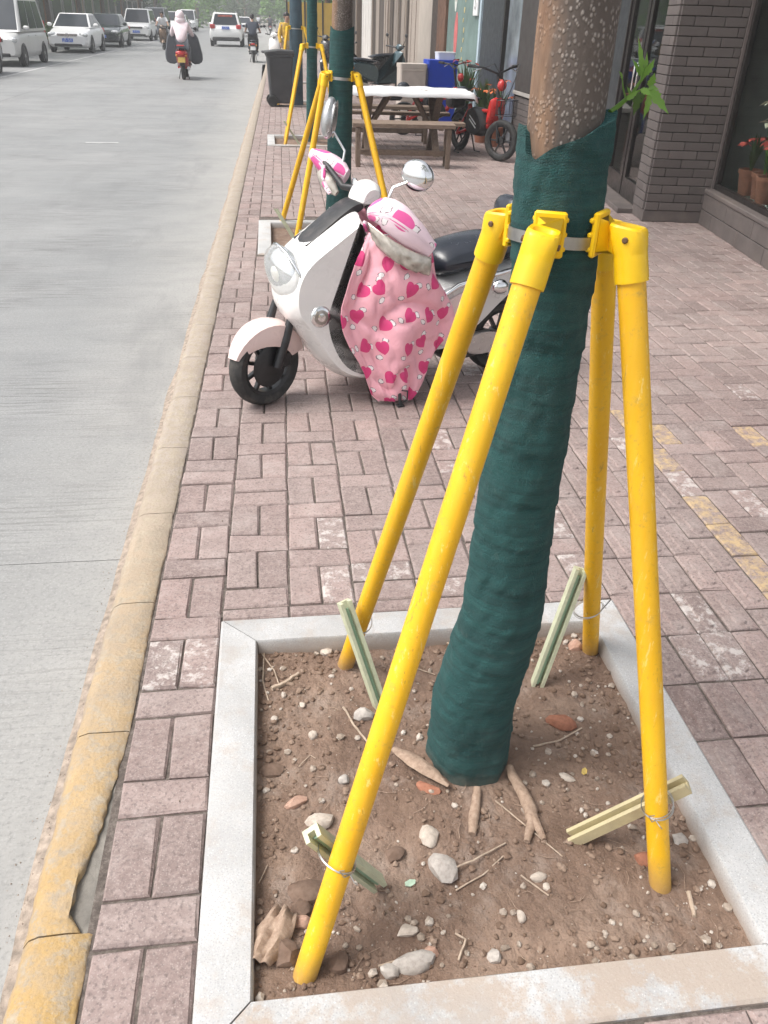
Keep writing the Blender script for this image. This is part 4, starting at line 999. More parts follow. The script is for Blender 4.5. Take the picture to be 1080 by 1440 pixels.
# ------------------------------------------------------------------ the white scooter with the heart print apron
SO = Vector((-.09, 3.47, 0)); SA = math.atan2(.38, 1.17); SD = Vector((math.cos(SA), math.sin(SA), 0)); SN = Vector((-SD.y, SD.x, 0))
def pl(px, py, off):
    d = ray(px, py); o = Vector((0, 0, CAM_H)); t = ((SO.dot(SN)+off)-o.dot(SN))/d.dot(SN); p = o+d*t; return Vector(((p-SO).dot(SD), off, p.z))
sc = thing('motor_scooter', 'white electric scooter with round headlamp parked across the pavement', 'scooter', SO, SA)
ST = .38; RW = Rz(ST)
fw_c = Vector((.025, 0, .183))
wheel(sc, fw_c, .183, .085, RW, 9, rr=.70)
b = MB(); b.lathe([(.085, -.004), (.092, 0), (.085, .004)], 24, fw_c+RW @ Vector((0, -.034, 0)), M=RW @ Rx(-math.pi/2)); b.box(fw_c+RW @ Vector((.085, -.045, .02)), (.05, .03, .07), RW, .008); b.build('brake_disc', M['dark_metal'], sc, smooth=True)
b = MB(); rings = []
for k in range(15):
    a = rad(lerp(158, 14, k/14)); t = k/14; bulge = math.sin(math.pi*t*.80); wv = .030+.040*bulge; ext = .004+.014*bulge; drop = .012+.075*bulge**.7
    ring = []
    for (yy, rr_) in ((-1, -drop), (-1.0, -drop*.45), (-.93, ext*.2), (-.6, ext*.9), (0, ext*1.3), (.6, ext*.9), (.93, ext*.2), (1.0, -drop*.45), (1, -drop)):
        r_ = .190+rr_; ring.append(fw_c+RW @ Vector((r_*math.cos(a), yy*wv, r_*math.sin(a))))
    rings.append(ring)
V_in = [[p+(fw_c-p).normalized()*.004 for p in r_] for r_ in rings]
b.loft([r_+v[::-1] for r_, v in zip(rings, V_in)]); b.build('front_mudguard', M['white_pink'], sc, smooth=True, auto=50)
b = MB()
for s in (-1, 1):
    p0 = fw_c+RW @ Vector((.02, s*.062, 0)); b.tube([p0, fw_c+RW @ Vector((.07, s*.066, .12)), fw_c+RW @ Vector((.13, s*.062, .25)), Vector((.21, s*.05, .52))], [.021, .022, .016, .016], 10)
b.build('front_fork', M['dark_metal'], sc, smooth=True)
b = MB(); b.lathe([(.013, 0), (.013, .03), (.010, .034)], 12, fw_c+RW @ Vector((.112, -.062, .20)), M=RW @ Ry(.45)); b.lathe([(.013, 0), (.013, .03), (.010, .034)], 12, fw_c+RW @ Vector((.112, .062, .20)), M=RW @ Ry(.45)); b.build('fork_seal', M['alloy'], sc, smooth=True)
shell = smooth_poly([(.105, .42), (.088, .50), (.105, .60), (.165, .685), (.28, .76), (.41, .845), (.455, .83), (.445, .72), (.385, .60), (.325, .48), (.305, .40), (.33, .30), (.39, .20), (.50, .170), (.74, .170), (.76, .09), (.46, .078), (.34, .112), (.255, .19), (.195, .29), (.145, .37)], 2)
b = MB(); b.pillow(shell, .170, .042, steps=13, power=2.6); b.build('front_shell', M['white_paint'], sc, smooth=True, auto=55)
b = MB(); b.pillow(smooth_poly([(.33, .44), (.38, .56), (.45, .70), (.50, .74), (.50, .60), (.46, .40), (.50, .26), (.60, .215), (.80, .215), (.80, .172), (.50, .172), (.39, .20), (.335, .30), (.31, .40)], 2), .158, .014, steps=9); b.build('leg_shield', M['black_plastic'], sc, smooth=True, auto=55)
b = MB(); b.pillow(smooth_poly([(.175, .688), (.28, .775), (.42, .872), (.475, .875), (.48, .83), (.40, .80), (.26, .72)], 2), .075, .012, steps=7); b.build('front_panel', M['black_plastic'], sc, smooth=True, auto=55)
b = MB(); b.pillow(smooth_poly([(.43, .86), (.46, .93), (.52, .95), (.57, .92), (.57, .87), (.52, .83), (.46, .83)], 2), .075, .03, steps=9); b.build('handlebar_cover', M['white_paint'], sc, smooth=True)
# headlamp: bowl, bulb and lens
HR = Ry(-.42)
b = MB(); b.ball((.150, 0, .563), (.080, .158, .148), 28, 16, HR); hl = b.build('headlight', M['lens'], sc, smooth=True, auto=80)
b = MB(); b.ball((.165, 0, .563), (.072, .135, .125), 24, 14, HR); b.build('reflector', M['chrome'], hl, smooth=True, auto=80)
b = MB(); b.ball((.105, -.03, .585), (.022, .040, .045), 14, 10, HR); b.build('lamp_lens', simple('lamp_white', (.78, .76, .70), .25), hl, smooth=True, auto=80)
b = MB(); rr = []
for k in range(33):
    a = 6.2832*k/32; rr.append(Vector((.158, 0, .563))+HR @ Vector((.012-.03*math.cos(a)**2*0, .160*math.cos(a), .150*math.sin(a))))
b.tube(rr, .006, 8, cap=False); b.build('chrome_ring', M['chrome'], hl, smooth=True)
for s in (-1, 1):
    b = MB(); c_ = Vector((.232, s*.162, .432)); b.lathe([(.001, -.012), (.040, -.012), (.048, -.004), (.048, .008), (.040, .016), (.001, .022)], 24, c_, M=Rx(s*-math.pi/2) @ Rz(0) ); ts = b.build('turn_signal', M['chrome'], sc, smooth=True, auto=50)
    b = MB(); b.lathe([(.001, .020), (.030, .019), (.036, .014)], 20, c_, M=Rx(s*-math.pi/2)); b.build('signal_lens', simple('smoke_lens', (.30, .27, .24), .15, .3, .2, 60), ts, smooth=True)
# rear half
b = MB(); b.pillow(smooth_poly([(.80, .60), (.84, .655), (.98, .690), (1.12, .700), (1.24, .685), (1.33, .65), (1.34, .59), (1.18, .555), (1.0, .53), (.86, .505), (.81, .54)], 2), .135, .05, steps=11); b.build('seat', M['black_vinyl'], sc, smooth=True, auto=60)
b = MB(); b.pillow(smooth_poly([(1.20, .70), (1.19, .80), (1.225, .85), (1.27, .845), (1.30, .78), (1.30, .68)], 2), .10, .03, steps=9); b.tube([(1.26, -.05, .66), (1.25, -.05, .76)], .010, 8); b.tube([(1.26, .05, .66), (1.25, .05, .76)], .010, 8); b.build('backrest', M['black_vinyl'], sc, smooth=True, auto=60)
b = MB(); b.pillow(smooth_poly([(.76, .42), (.80, .52), (.95, .535), (1.2, .575), (1.42, .63), (1.44, .59), (1.32, .48), (1.18, .38), (1.06, .27), (.92, .175), (.78, .165), (.74, .26)], 2), .150, .035, steps=11); b.build('rear_shell', M['silver'], sc, smooth=True, auto=55)
b = MB(); b.poly(smooth_poly([(.80, .22), (.82, .40), (.90, .46), (1.05, .485), (1.06, .42), (1.0, .32), (.93, .22)], 2), -.162, -.145, ch=.004); b.build('side_panel', M['white_pink'], sc, smooth=True)
b = MB(); b.tube([pl(622, 418, -.155), pl(645, 402, -.158), pl(675, 392, -.16), pl(705, 384, -.15), pl(740, 372, -.12)], [.010, .013, .013, .012, .008], 10); b.build('chrome_trim', M['chrome'], sc, smooth=True)
b = MB(); c_ = pl(703, 403, -.20); b.ball(c_, (.045, .03, .034), 16, 10); b.tube([c_, c_+Vector((0, .06, .01))], .01, 8); b.build('rear_turn_signal', M['chrome'], sc, smooth=True)
b = MB(); b.pillow(smooth_poly([(.98, .20), (1.06, .26), (1.22, .24), (1.30, .17), (1.20, .14), (1.02, .13)], 2), .018, .006, y=-.105, steps=5); b.build('swing_arm', M['alloy'], sc, smooth=True)
b = MB(); b.pillow(smooth_poly([(.88, .15), (.92, .21), (1.08, .22), (1.14, .17), (1.10, .10), (.92, .09)], 2), .09, .02, steps=7); b.build('motor_housing', M['black_plastic'], sc, smooth=True)
wheel(sc, (1.25, 0, .183), .183, .095, None, 9, rr=.70)
b = MB(); rings = []
for k in range(11):
    a = rad(lerp(140, 10, k/10)); rings.append([Vector((1.25, 0, .183))+Vector((q*math.cos(a), yy, q*math.sin(a))) for (yy, q) in ((-.065, .19), (-.055, .205), (0, .212), (.055, .205), (.065, .19), (0, .20))])
b.loft(rings); b.build('rear_mudguard', M['black_plastic'], sc, smooth=True)
b = MB(); b.box((1.44, 0, .60), (.04, .12, .06), None, .012); b.build('tail_light', M['red_lens'], sc, smooth=True)
b = MB(); foot = ground(572, 578, 0.008); fl = Vector(((foot-SO).dot(SD), (foot-SO).dot(SN), .008)); fl.y = max(fl.y, -.27)
b.tube([Vector((.66, -.10, .12)), fl+Vector((0, .01, .05)), fl], .008, 8); b.box(fl, (.035, .028, .008), None, .002); b.tube([fl+Vector((.005, .01, .07)), fl+Vector((.035, 0, .065)), fl+Vector((.035, 0, .02)), fl+Vector((.01, 0, .012))], .004, 6); b.build('side_stand', M['dark_metal'], sc, smooth=True)
# handlebar, grips and mirrors
gf, gn = pl(440, 214, .30), pl(560, 296, -.28)
hc = Vector((.51, 0, .90)); b = MB(); b.tube([pl(452, 222, .30), pl(482, 262, .12), hc, pl(520, 304, -.10), pl(556, 300, -.26)], [.012, .014, .02, .014, .012], 10); b.build('handlebar', M['black_plastic'], sc, smooth=True)
b = MB(); b.box(pl(497, 262, .08), (.02, .03, .07), Ry(.2), .006); b.build('brake_lever', M['chrome'], sc, smooth=True)
def mirror(stem, c, nrm, a, bb, tilt, front):
    b = MB(); b.tube(stem, [.0065, .006, .006, .0055][:len(stem)], 8); o = b.build('mirror', M['chrome'], sc, smooth=True)
    n_ = Vector(nrm).normalized(); X = n_.cross(Vector((0, 0, 1))).normalized(); Z = X.cross(n_); B3 = Matrix((X, n_, Z)).transposed() @ Ry(tilt)
    b = MB(); b.ball(c, (a, .034, bb), 20, 12, B3); b.build('mirror_shell', M['chrome' if not front else 'alloy'], o, smooth=True, auto=80)
    b = MB(); b.lathe([(.001, 0), (.97, 0), (1.0, .15)], 24, (0, 0, 0)); 
    b.v = [tuple(Vector(c)+B3 @ Vector((p[0]*a*.90, -.026-p[2]*.004, p[1]*bb*.90))) for p in b.v]; b.build('mirror_glass', M['chrome'], o, smooth=True)
mirror([pl(482, 232, .22), pl(485, 212, .24), pl(470, 186, .27), pl(466, 180, .28)], pl(463, 166, .28), (-.75, .5, .1), .050, .085, .25, True)
mirror([pl(547, 278, -.20), pl(553, 264, -.20), pl(572, 257, -.21), pl(580, 250, -.22)], pl(587, 247, -.22), (-.75, -.6, .15), .072, .060, -.3, False)
# the heart print wind apron hanging over the scooter
ap = thing('wind_apron', 'pink apron with red heart print hanging over the front of the white scooter', 'apron', SO+SD*.6-SN*.22+Vector((0, 0, .02)), SA)
AO = Vector((.6, -.22, .02))
rowsA = [  # z, left(s,y), mid-left, mid, right(s,y), wrap-back(s,y)
 (.770, (.445, -.160), (.48, -.225), (.545, -.285), (.635, -.315), (.66, -.24)),
 (.700, (.405, -.168), (.455, -.215), (.55, -.285), (.675, -.31), (.71, -.22)),
 (.600, (.360, -.176), (.430, -.205), (.55, -.280), (.715, -.285), (.74, -.20)),
 (.500, (.325, -.180), (.415, -.205), (.56, -.285), (.770, -.275), (.79, -.20)),
 (.410, (.312, -.184), (.42, -.205), (.57, -.290), (.815, -.265), (.82, -.19)),
 (.300, (.345, -.186), (.45, -.215), (.575, -.285), (.785, -.255), (.78, -.19)),
 (.200, (.405, -.190), (.48, -.225), (.580, -.275), (.730, -.250), (.73, -.20)),
 (.110, (.440, -.19), (.51, -.235), (.585, -.265), (.705, -.245), (.70, -.20)),
 (.055, (.465, -.19), (.525, -.235), (.595, -.258), (.685, -.24), (.68, -.20)),
 (.020, (.500, -.20), (.55, -.23), (.600, -.25), (.655, -.235), (.65, -.205))]
def catm(P, t):
    n = len(P)-1; x = t*n; i = min(int(x), n-1); u = x-i; p0, p1, p2, p3 = P[max(i-1, 0)], P[i], P[i+1], P[min(i+2, n)]
    return tuple(.5*((2*b_)+(-a+c)*u+(2*a-5*b_+4*c-d)*u*u+(-a+3*b_-3*c+d)*u**3) for a, b_, c, d in zip(p0, p1, p2, p3))
NU, NV = 80, 100; V = []; UVs = []
for iv in range(NV+1):
    row = catm([(r_[0],)+tuple(x for p in r_[1:] for x in p) for r_ in rowsA], iv/NV); z = row[0]; pts = [(row[1+2*k], row[2+2*k]) for k in range(5)]; L = 0; prev = None
    for iu in range(NU+1):
        u = iu/NU; p = catm(pts, u); fold = .015*abs(math.sin(u*8.5+z*4.5))**.7-.008+.008*math.sin(u*21-z*11+1)*(.4+.6*u)+.014*noise.noise(Vector((u*5, z*6, 2)))+.006*noise.noise(Vector((u*13+z*6, z*15, 7)))-.027*(1-abs(noise.noise(Vector((u*3.2+z*2.2, z*4.2-u*1.5, 11)))))**6+.010-.008*(1-abs(noise.noise(Vector((u*7-z*3, z*8+u*4, 21)))))**5; amp = min(1, (iv/NV)*3+.3)
        lf = min(1, u*3.5+.12); fold *= lf; q = Vector((p[0]+fold*.25*amp, p[1]-(1-lf)*.022-fold*amp*1.1, z+.006*noise.noise(Vector((u*4, z*9, 5))))); 
        if prev is not None: L += (q-prev).length
        prev = q; V.append(q-AO); UVs.append((p[0]*1.0+L*.35, z*1.02))
F = [(iv*(NU+1)+iu, iv*(NU+1)+iu+1, (iv+1)*(NU+1)+iu+1, (iv+1)*(NU+1)+iu) for iv in range(NV) for iu in range(NU)]
b = MB(); b.add(V, F, UVs); o = b.build('apron_skirt', M['hearts'], ap, smooth=True, auto=80); md = o.modifiers.new('cloth', 'SOLIDIFY'); md.thickness = .006; md.offset = -1
# far half of the apron, on the other side of the column
b = MB(); V2 = [Vector((v.x, -(v.y+AO.y)-AO.y, v.z)) for v in V]; b.add(V2, F, UVs); o = b.build('apron_skirt', M['hearts'], ap, smooth=True, auto=80); md = o.modifiers.new('cloth', 'SOLIDIFY'); md.thickness = .006
def sleeve(pts, rads, mat, flat, name, n=18, up0=None):
    b = MB(); P_ = [Vector(p)-AO for p in pts]; rings = []; m_ = 14; UV = []
    for k in range(m_+1):
        t = k/m_; p = Vector(catm([tuple(q) for q in P_], t)); e = 1e-3; tg = (Vector(catm([tuple(q) for q in P_], min(1, t+.02)))-Vector(catm([tuple(q) for q in P_], max(0, t-.02)))).normalized(); r_ = catm([(q,) for q in rads], t)[0]
        up = Vector((0, .35, 1)); up = (up-tg*up.dot(tg)).normalized(); sd_ = tg.cross(up); ring = []
        for i in range(n):
            a = 6.2832*i/n; w = 1+.06*noise.noise(Vector((math.cos(a)*2, math.sin(a)*2, t*6))); ring.append(p+(sd_*math.cos(a)*flat+up*math.sin(a))*r_*w)
        rings.append(ring)
    b.loft(rings, uv=True, uvscale=(6.28*max(rads)*.8, (Vector(pts[-1])-Vector(pts[0])).length)); return b.build(name, mat, ap, smooth=True, auto=70)
sleeve([pl(522, 300, -.14), pl(545, 300, -.22), pl(575, 325, -.28), pl(606, 352, -.31)], [.030, .062, .062, .035], M['hearts_pale'], .9, 'grip_sleeve')
A_ = [pl(516, 312, -.175), pl(545, 333, -.265), pl(578, 352, -.318), pl(606, 362, -.330)]; B_ = [pl(521, 338, -.185), pl(547, 362, -.280), pl(577, 380, -.328), pl(602, 388, -.330)]
b = MB(); V = []; UVs = []
for iv in range(9):
    for iu in range(31):
        p_ = Vector(catm([tuple(q) for q in A_], iu/30)).lerp(Vector(catm([tuple(q) for q in B_], iu/30)), iv/8); wq = noise.noise(Vector((iu*.35, iv*.5, 3)))*.010+noise.noise(Vector((iu*.9, iv*.9, 8)))*.006; V.append(p_+Vector((0, -.004+wq-.012*math.sin(iv/8*3.14), wq*.4))-AO); UVs.append((iu/30*.3, iv/8*.06))
b.add(V, [(iv*31+iu, iv*31+iu+1, (iv+1)*31+iu+1, (iv+1)*31+iu) for iv in range(8) for iu in range(30)], UVs); o = b.build('clear_window', M['mesh_silver'], ap, smooth=True, auto=80); md = o.modifiers.new('film', 'SOLIDIFY'); md.thickness = .003
sleeve([pl(514, 312, -.12), pl(511, 330, -.15), pl(520, 338, -.17)], [.012, .026, .016], M['hearts_pale'], .6, 'tie_ribbon')
sleeve([pl(436, 214, .34), pl(455, 226, .30), pl(475, 240, .24), pl(488, 248, .20)], [.018, .045, .050, .030], M['hearts_pale'], .7, 'grip_sleeve')
sleeve([pl(450, 240, .26), pl(462, 258, .22), pl(474, 272, .17)], [.020, .034, .014], M['mesh_silver'], .55, 'clear_window')
sleeve([pl(455, 232, .24), pl(456, 256, .22), pl(464, 272, .19)], [.008, .012, .010], M['hearts_pale'], .6, 'tie_ribbon')
# ------------------------------------------------------------------ things on the pavement behind
# wheeled bin
bn = thing('wheeled_bin', 'dark grey wheeled bin standing at the kerb in front of the blue grey trunk', 'bin', (.235, 18.0, 0), .05)
M['bin'] = simple('bin_plastic', (.045, .046, .050), .5, 0, .1, 5, .1, 80, dirt=((.16, .15, .14), .3))
b = MB(); rings = []
for (z, hx, hy) in ((.06, .195, .20), (.10, .205, .215), (.85, .245, .27), (.86, .262, .285), (.90, .262, .285)):
    c = .03; rings.append([(x, y, z) for x, y in ((-hx+c, -hy), (hx-c, -hy), (hx, -hy+c), (hx, hy-c), (hx-c, hy), (-hx+c, hy), (-hx, hy-c), (-hx, -hy+c))])
b.loft(rings); b.build('body', M['bin'], bn, smooth=True, auto=30)
b = MB(); b.poly([(-.29, .90), (-.28, .945), (.0, .975), (.26, .965), (.275, .90)], -.295, .30, ch=.012); lid = b.build('lid', M['bin'], bn, smooth=True, auto=30)
b = MB(); b.tube([(-.30, -.2, .93), (-.33, -.18, .93), (-.33, .18, .93), (-.30, .2, .93)], .014, 8); b.build('handle', M['bin'], lid, smooth=True)
for s in (-1, 1):
    b = MB(); b.lathe([(.02, -.022), (.095, -.022), (.10, -.012), (.10, .012), (.095, .022), (.02, .022)], 20, (-.17, s*.225, .10), M=Rx(math.pi/2)); b.build('wheel', M['rubber'], bn, smooth=True)
# timber picnic furniture
M['old_wood'] = wood_mat('weathered_timber', (.135, .092, .066), (.25, .185, .14), (4, 30, 30)); M['old_wood2'] = wood_mat('weathered_timber_legs', (.12, .082, .060), (.22, .165, .125), (30, 30, 4))
def planks(t, x0, x1, y0, y1, z, n, th, mat, gap=.012, name='plank'):
    w = (y1-y0-gap*(n-1))/n
    for k in range(n):
        b = MB(); cy = y0+w/2+k*(w+gap); b.box(((x0+x1)/2+.006*math.sin(k*9), cy, z), (x1-x0, w, th), None, .004); b.build(name, mat, t)
def bench(label, loc, L, rz, hgt=.44, dep=.30):
    t = thing('wooden_bench', label, 'bench', loc, rz)
    planks(t, -L/2, L/2, -dep/2, dep/2, hgt, 2, .045, M['old_wood'])
    for sx in (-1, 1):
        for sy in (-1, 1):
            b = MB(); b.box((sx*(L/2-.07), sy*(dep/2-.045), (hgt-.025)/2), (.055, .045, hgt-.025), None, .004); b.build('leg', M['old_wood2'], t)
        b = MB(); b.box((sx*(L/2-.07), 0, hgt-.065), (.045, dep-.02, .07), None, .003); b.build('cross_rail', M['old_wood2'], t)
    b = MB(); b.box((0, 0, .155), (L-.2, .045, .06), None, .004); b.build('stretcher', M['old_wood'], t); return t
bench('long weathered timber bench in front of the cloth covered table', (1.58, 10.50, 0), 1.22, -.06, .46)
bench('timber bench behind the cloth covered table', (1.55, 12.75, 0), 1.5, -.04, .46)
tb = thing('picnic_table', 'weathered timber picnic table with crossed legs under a white sheet', 'table', (1.72, 11.72, 0), -.04)
planks(tb, -.88, .88, -.42, .42, .735, 6, .04, M['old_wood'])
for sx in (-1, 1):
    for s in (-1, 1):
        b = MB(); b.loft([[Vector((sx*.45+dx, s*.36+dy, 0)) for dx, dy in ((-.04, -.05), (.04, -.05), (.04, .05), (-.04, .05))], [Vector((sx*.45+dx+(.022 if s > 0 else -.022), -s*.28+dy, .71)) for dx, dy in ((-.04, -.05), (.04, -.05), (.04, .05), (-.04, .05))]]); b.build('leg', M['old_wood2'], tb)
        b = MB(); b.tube([(sx*.45, s*.05, .25), (sx*.16, s*.16, .70)], .03, 4); b.build('brace', M['old_wood2'], tb)
for s in (-1, 1): 
    b = MB(); b.box((0, s*.62, .42), (1.5, .20, .04), None, .004); b.build('side_seat', M['old_wood'], tb)
    for sx in (-1, 1):
        b = MB(); b.box((sx*.45, s*.35, .372), (.06, .70, .05)); b.build('seat_bearer', M['old_wood2'], tb)
b = MB(); V = []; nx, ny = 40, 18
for iy in range(ny+1):
    for ix in range(nx+1):
        x, y = lerp(-.93, .93, ix/nx), lerp(-.47, .47, iy/ny); z = .760+.010*noise.noise(Vector((x*5, y*5, 0)))+.006*noise.noise(Vector((x*14, y*14, 0)))+.022*max(0, noise.noise(Vector((x*3.3+5, y*4, 6))))
        ex, ey = max(0, abs(x)-.885), max(0, abs(y)-.425); z -= (ex+ey)*1.3+(.012*noise.noise(Vector((x*9, y*9, 4))) if ex+ey > 0 else 0)
        V.append((x, y, z))
b.add(V, [(iy*(nx+1)+ix, iy*(nx+1)+ix+1, (iy+1)*(nx+1)+ix+1, (iy+1)*(nx+1)+ix) for iy in range(ny) for ix in range(nx)])
o = b.build('table_cover', simple('white_sheet', (.80, .80, .80), .5, 0, .04, 8, .3, 30), None, smooth=True, label='crumpled white sheet spread over the picnic table', cat='cloth'); o.location = (1.72, 11.72, 0); o.rotation_euler = (0, 0, -.04); md = o.modifiers.new('thick', 'SOLIDIFY'); md.thickness = .006
# crates behind the table
def crate(label, loc, d, mat, ribs, cat='crate', name='crate'):
    t = thing(name, label, cat, loc, .05); x, y, z = d
    b = MB(); rings = []
    for (zz, k) in ((0, .95), (.015, .97), (z*.86, 1.0), (z*.86, 1.03), (z, 1.03)):
        hx, hy, c = x/2*k, y/2*k, .02; rings.append([(q[0], q[1], zz) for q in ((-hx+c, -hy), (hx-c, -hy), (hx, -hy+c), (hx, hy-c), (hx-c, hy), (-hx+c, hy), (-hx, hy-c), (-hx, -hy+c))])
    b.loft(rings); b.build('body', mat, t, smooth=True, auto=30)
    for k in range(ribs):
        b = MB(); b.box((0, -y/2*.985-.006, z*(.16+.62*k/max(1, ribs-1))), (x*.86, .014, .014), None, .003); b.build('rib', mat, t)
    return t
M['blue_pl'] = simple('blue_plastic', (.012, .055, .46), .4, 0, .08, 5, .08); M['foam'] = simple('yellowed_foam', (.50, .44, .39), .85, 0, .12, 7, .3, 60, dirt=((.36, .30, .26), .5)); M['white_pl'] = simple('white_plastic', (.72, .73, .73), .5, 0, .04, 8)
crate('lower dark blue plastic crate behind the picnic table', (2.86, 15.1, 0), (.50, .38, .52), M['blue_pl'], 2); crate('upper blue plastic crate with a white box on top', (2.86, 15.1, .522), (.50, .38, .46), M['blue_pl'], 1)
crate('white box on top of the blue crates', (2.93, 15.12, .985), (.30, .24, .11), M['white_pl'], 0, 'box', 'box')
crate('lower greyish foam box left of the blue crates', (2.36, 15.0, 0), (.44, .34, .50), M['foam'], 3, 'box', 'foam_box'); crate('upper greyish foam box left of the blue crates', (2.36, 15.0, .502), (.44, .34, .42), M['foam'], 2, 'box', 'foam_box')
# potted flowers by the wall
M['clay'] = simple('terracotta', (.30, .12, .07), .85, 0, .15, 12, .3); M['petal_r'] = simple('red_petals', (.45, .06, .04), .6, 0, .25, 20); M['petal_o'] = simple('orange_petals', (.66, .16, .04), .6, 0, .25, 20); M['petal_w'] = simple('cream_petals', (.75, .68, .52), .6, 0, .1, 20)
def plant(label, loc, h, spread, n, petal, nflow, seed, pot=True, blade=True, flowsz=.05):
    t = thing('potted_plant', label, 'plant', loc); r_ = random.Random(seed); z0 = 0
    if pot:
        b = MB(); b.lathe([(.09, 0), (.13, .22), (.145, .22), (.145, .26), (.12, .26), (.11, .20)], 18); b.build('pot', M['clay'], t, smooth=True, auto=40); z0 = .22
    b = MB()
    for k in range(n):
        a = r_.random()*6.28; L = h*r_.uniform(.55, 1.0); s = spread*r_.uniform(.2, 1); w = r_.uniform(.012, .024); pts = [Vector((math.cos(a)*s*q**1.6, math.sin(a)*s*q**1.6, z0+L*q-(.25*s*q**4))) for q in (0, .3, .6, .85, 1)]; sd_ = Vector((-math.sin(a), math.cos(a), 0)); V = []
        for p, ww in zip(pts, (.5, 1, .9, .5, .05)): V += [p+sd_*w*ww, p+Vector((0, 0, .006))*0, p-sd_*w*ww]
        b.add(V, [(3*i+j, 3*i+j+1, 3*i+j+4, 3*i+j+3) for i in range(4) for j in range(2)])
    b.build('leaves', M['leaf' if seed % 2 else 'leaf_fresh'], t, smooth=True)
    for k in range(nflow):
        a = r_.random()*6.28; s = spread*math.sqrt(r_.random())*.9; c = Vector((math.cos(a)*s, math.sin(a)*s, z0+h*r_.uniform(.62, 1.05))); b = MB()
        for q in range(5):
            e = Euler((r_.uniform(-.6, .6), r_.uniform(.3, 1.0), q*1.256)).to_matrix(); b.add([c+e @ Vector(v)*flowsz for v in ((0, 0, 0), (.5, .4, .2), (1.1, 0, .35), (.5, -.4, .2))], [(0, 1, 2, 3)])
        b.build('flower', petal, t)
    return t
plant('spiky potted plant with red flowers right of the blue crates', (3.05, 13.9, 0), .85, .30, 60, M['petal_r'], 8, 3, flowsz=.06)
plant('potted plant with orange flowers behind the red e-bike', (3.12, 12.9, 0), .66, .28, 60, M['petal_o'], 8, 5, flowsz=.06)
plant('bushy orange flowering plant nearest the low brick wall', (3.2, 12.45, 0), .62, .24, 50, M['petal_o'], 7, 7, flowsz=.055)

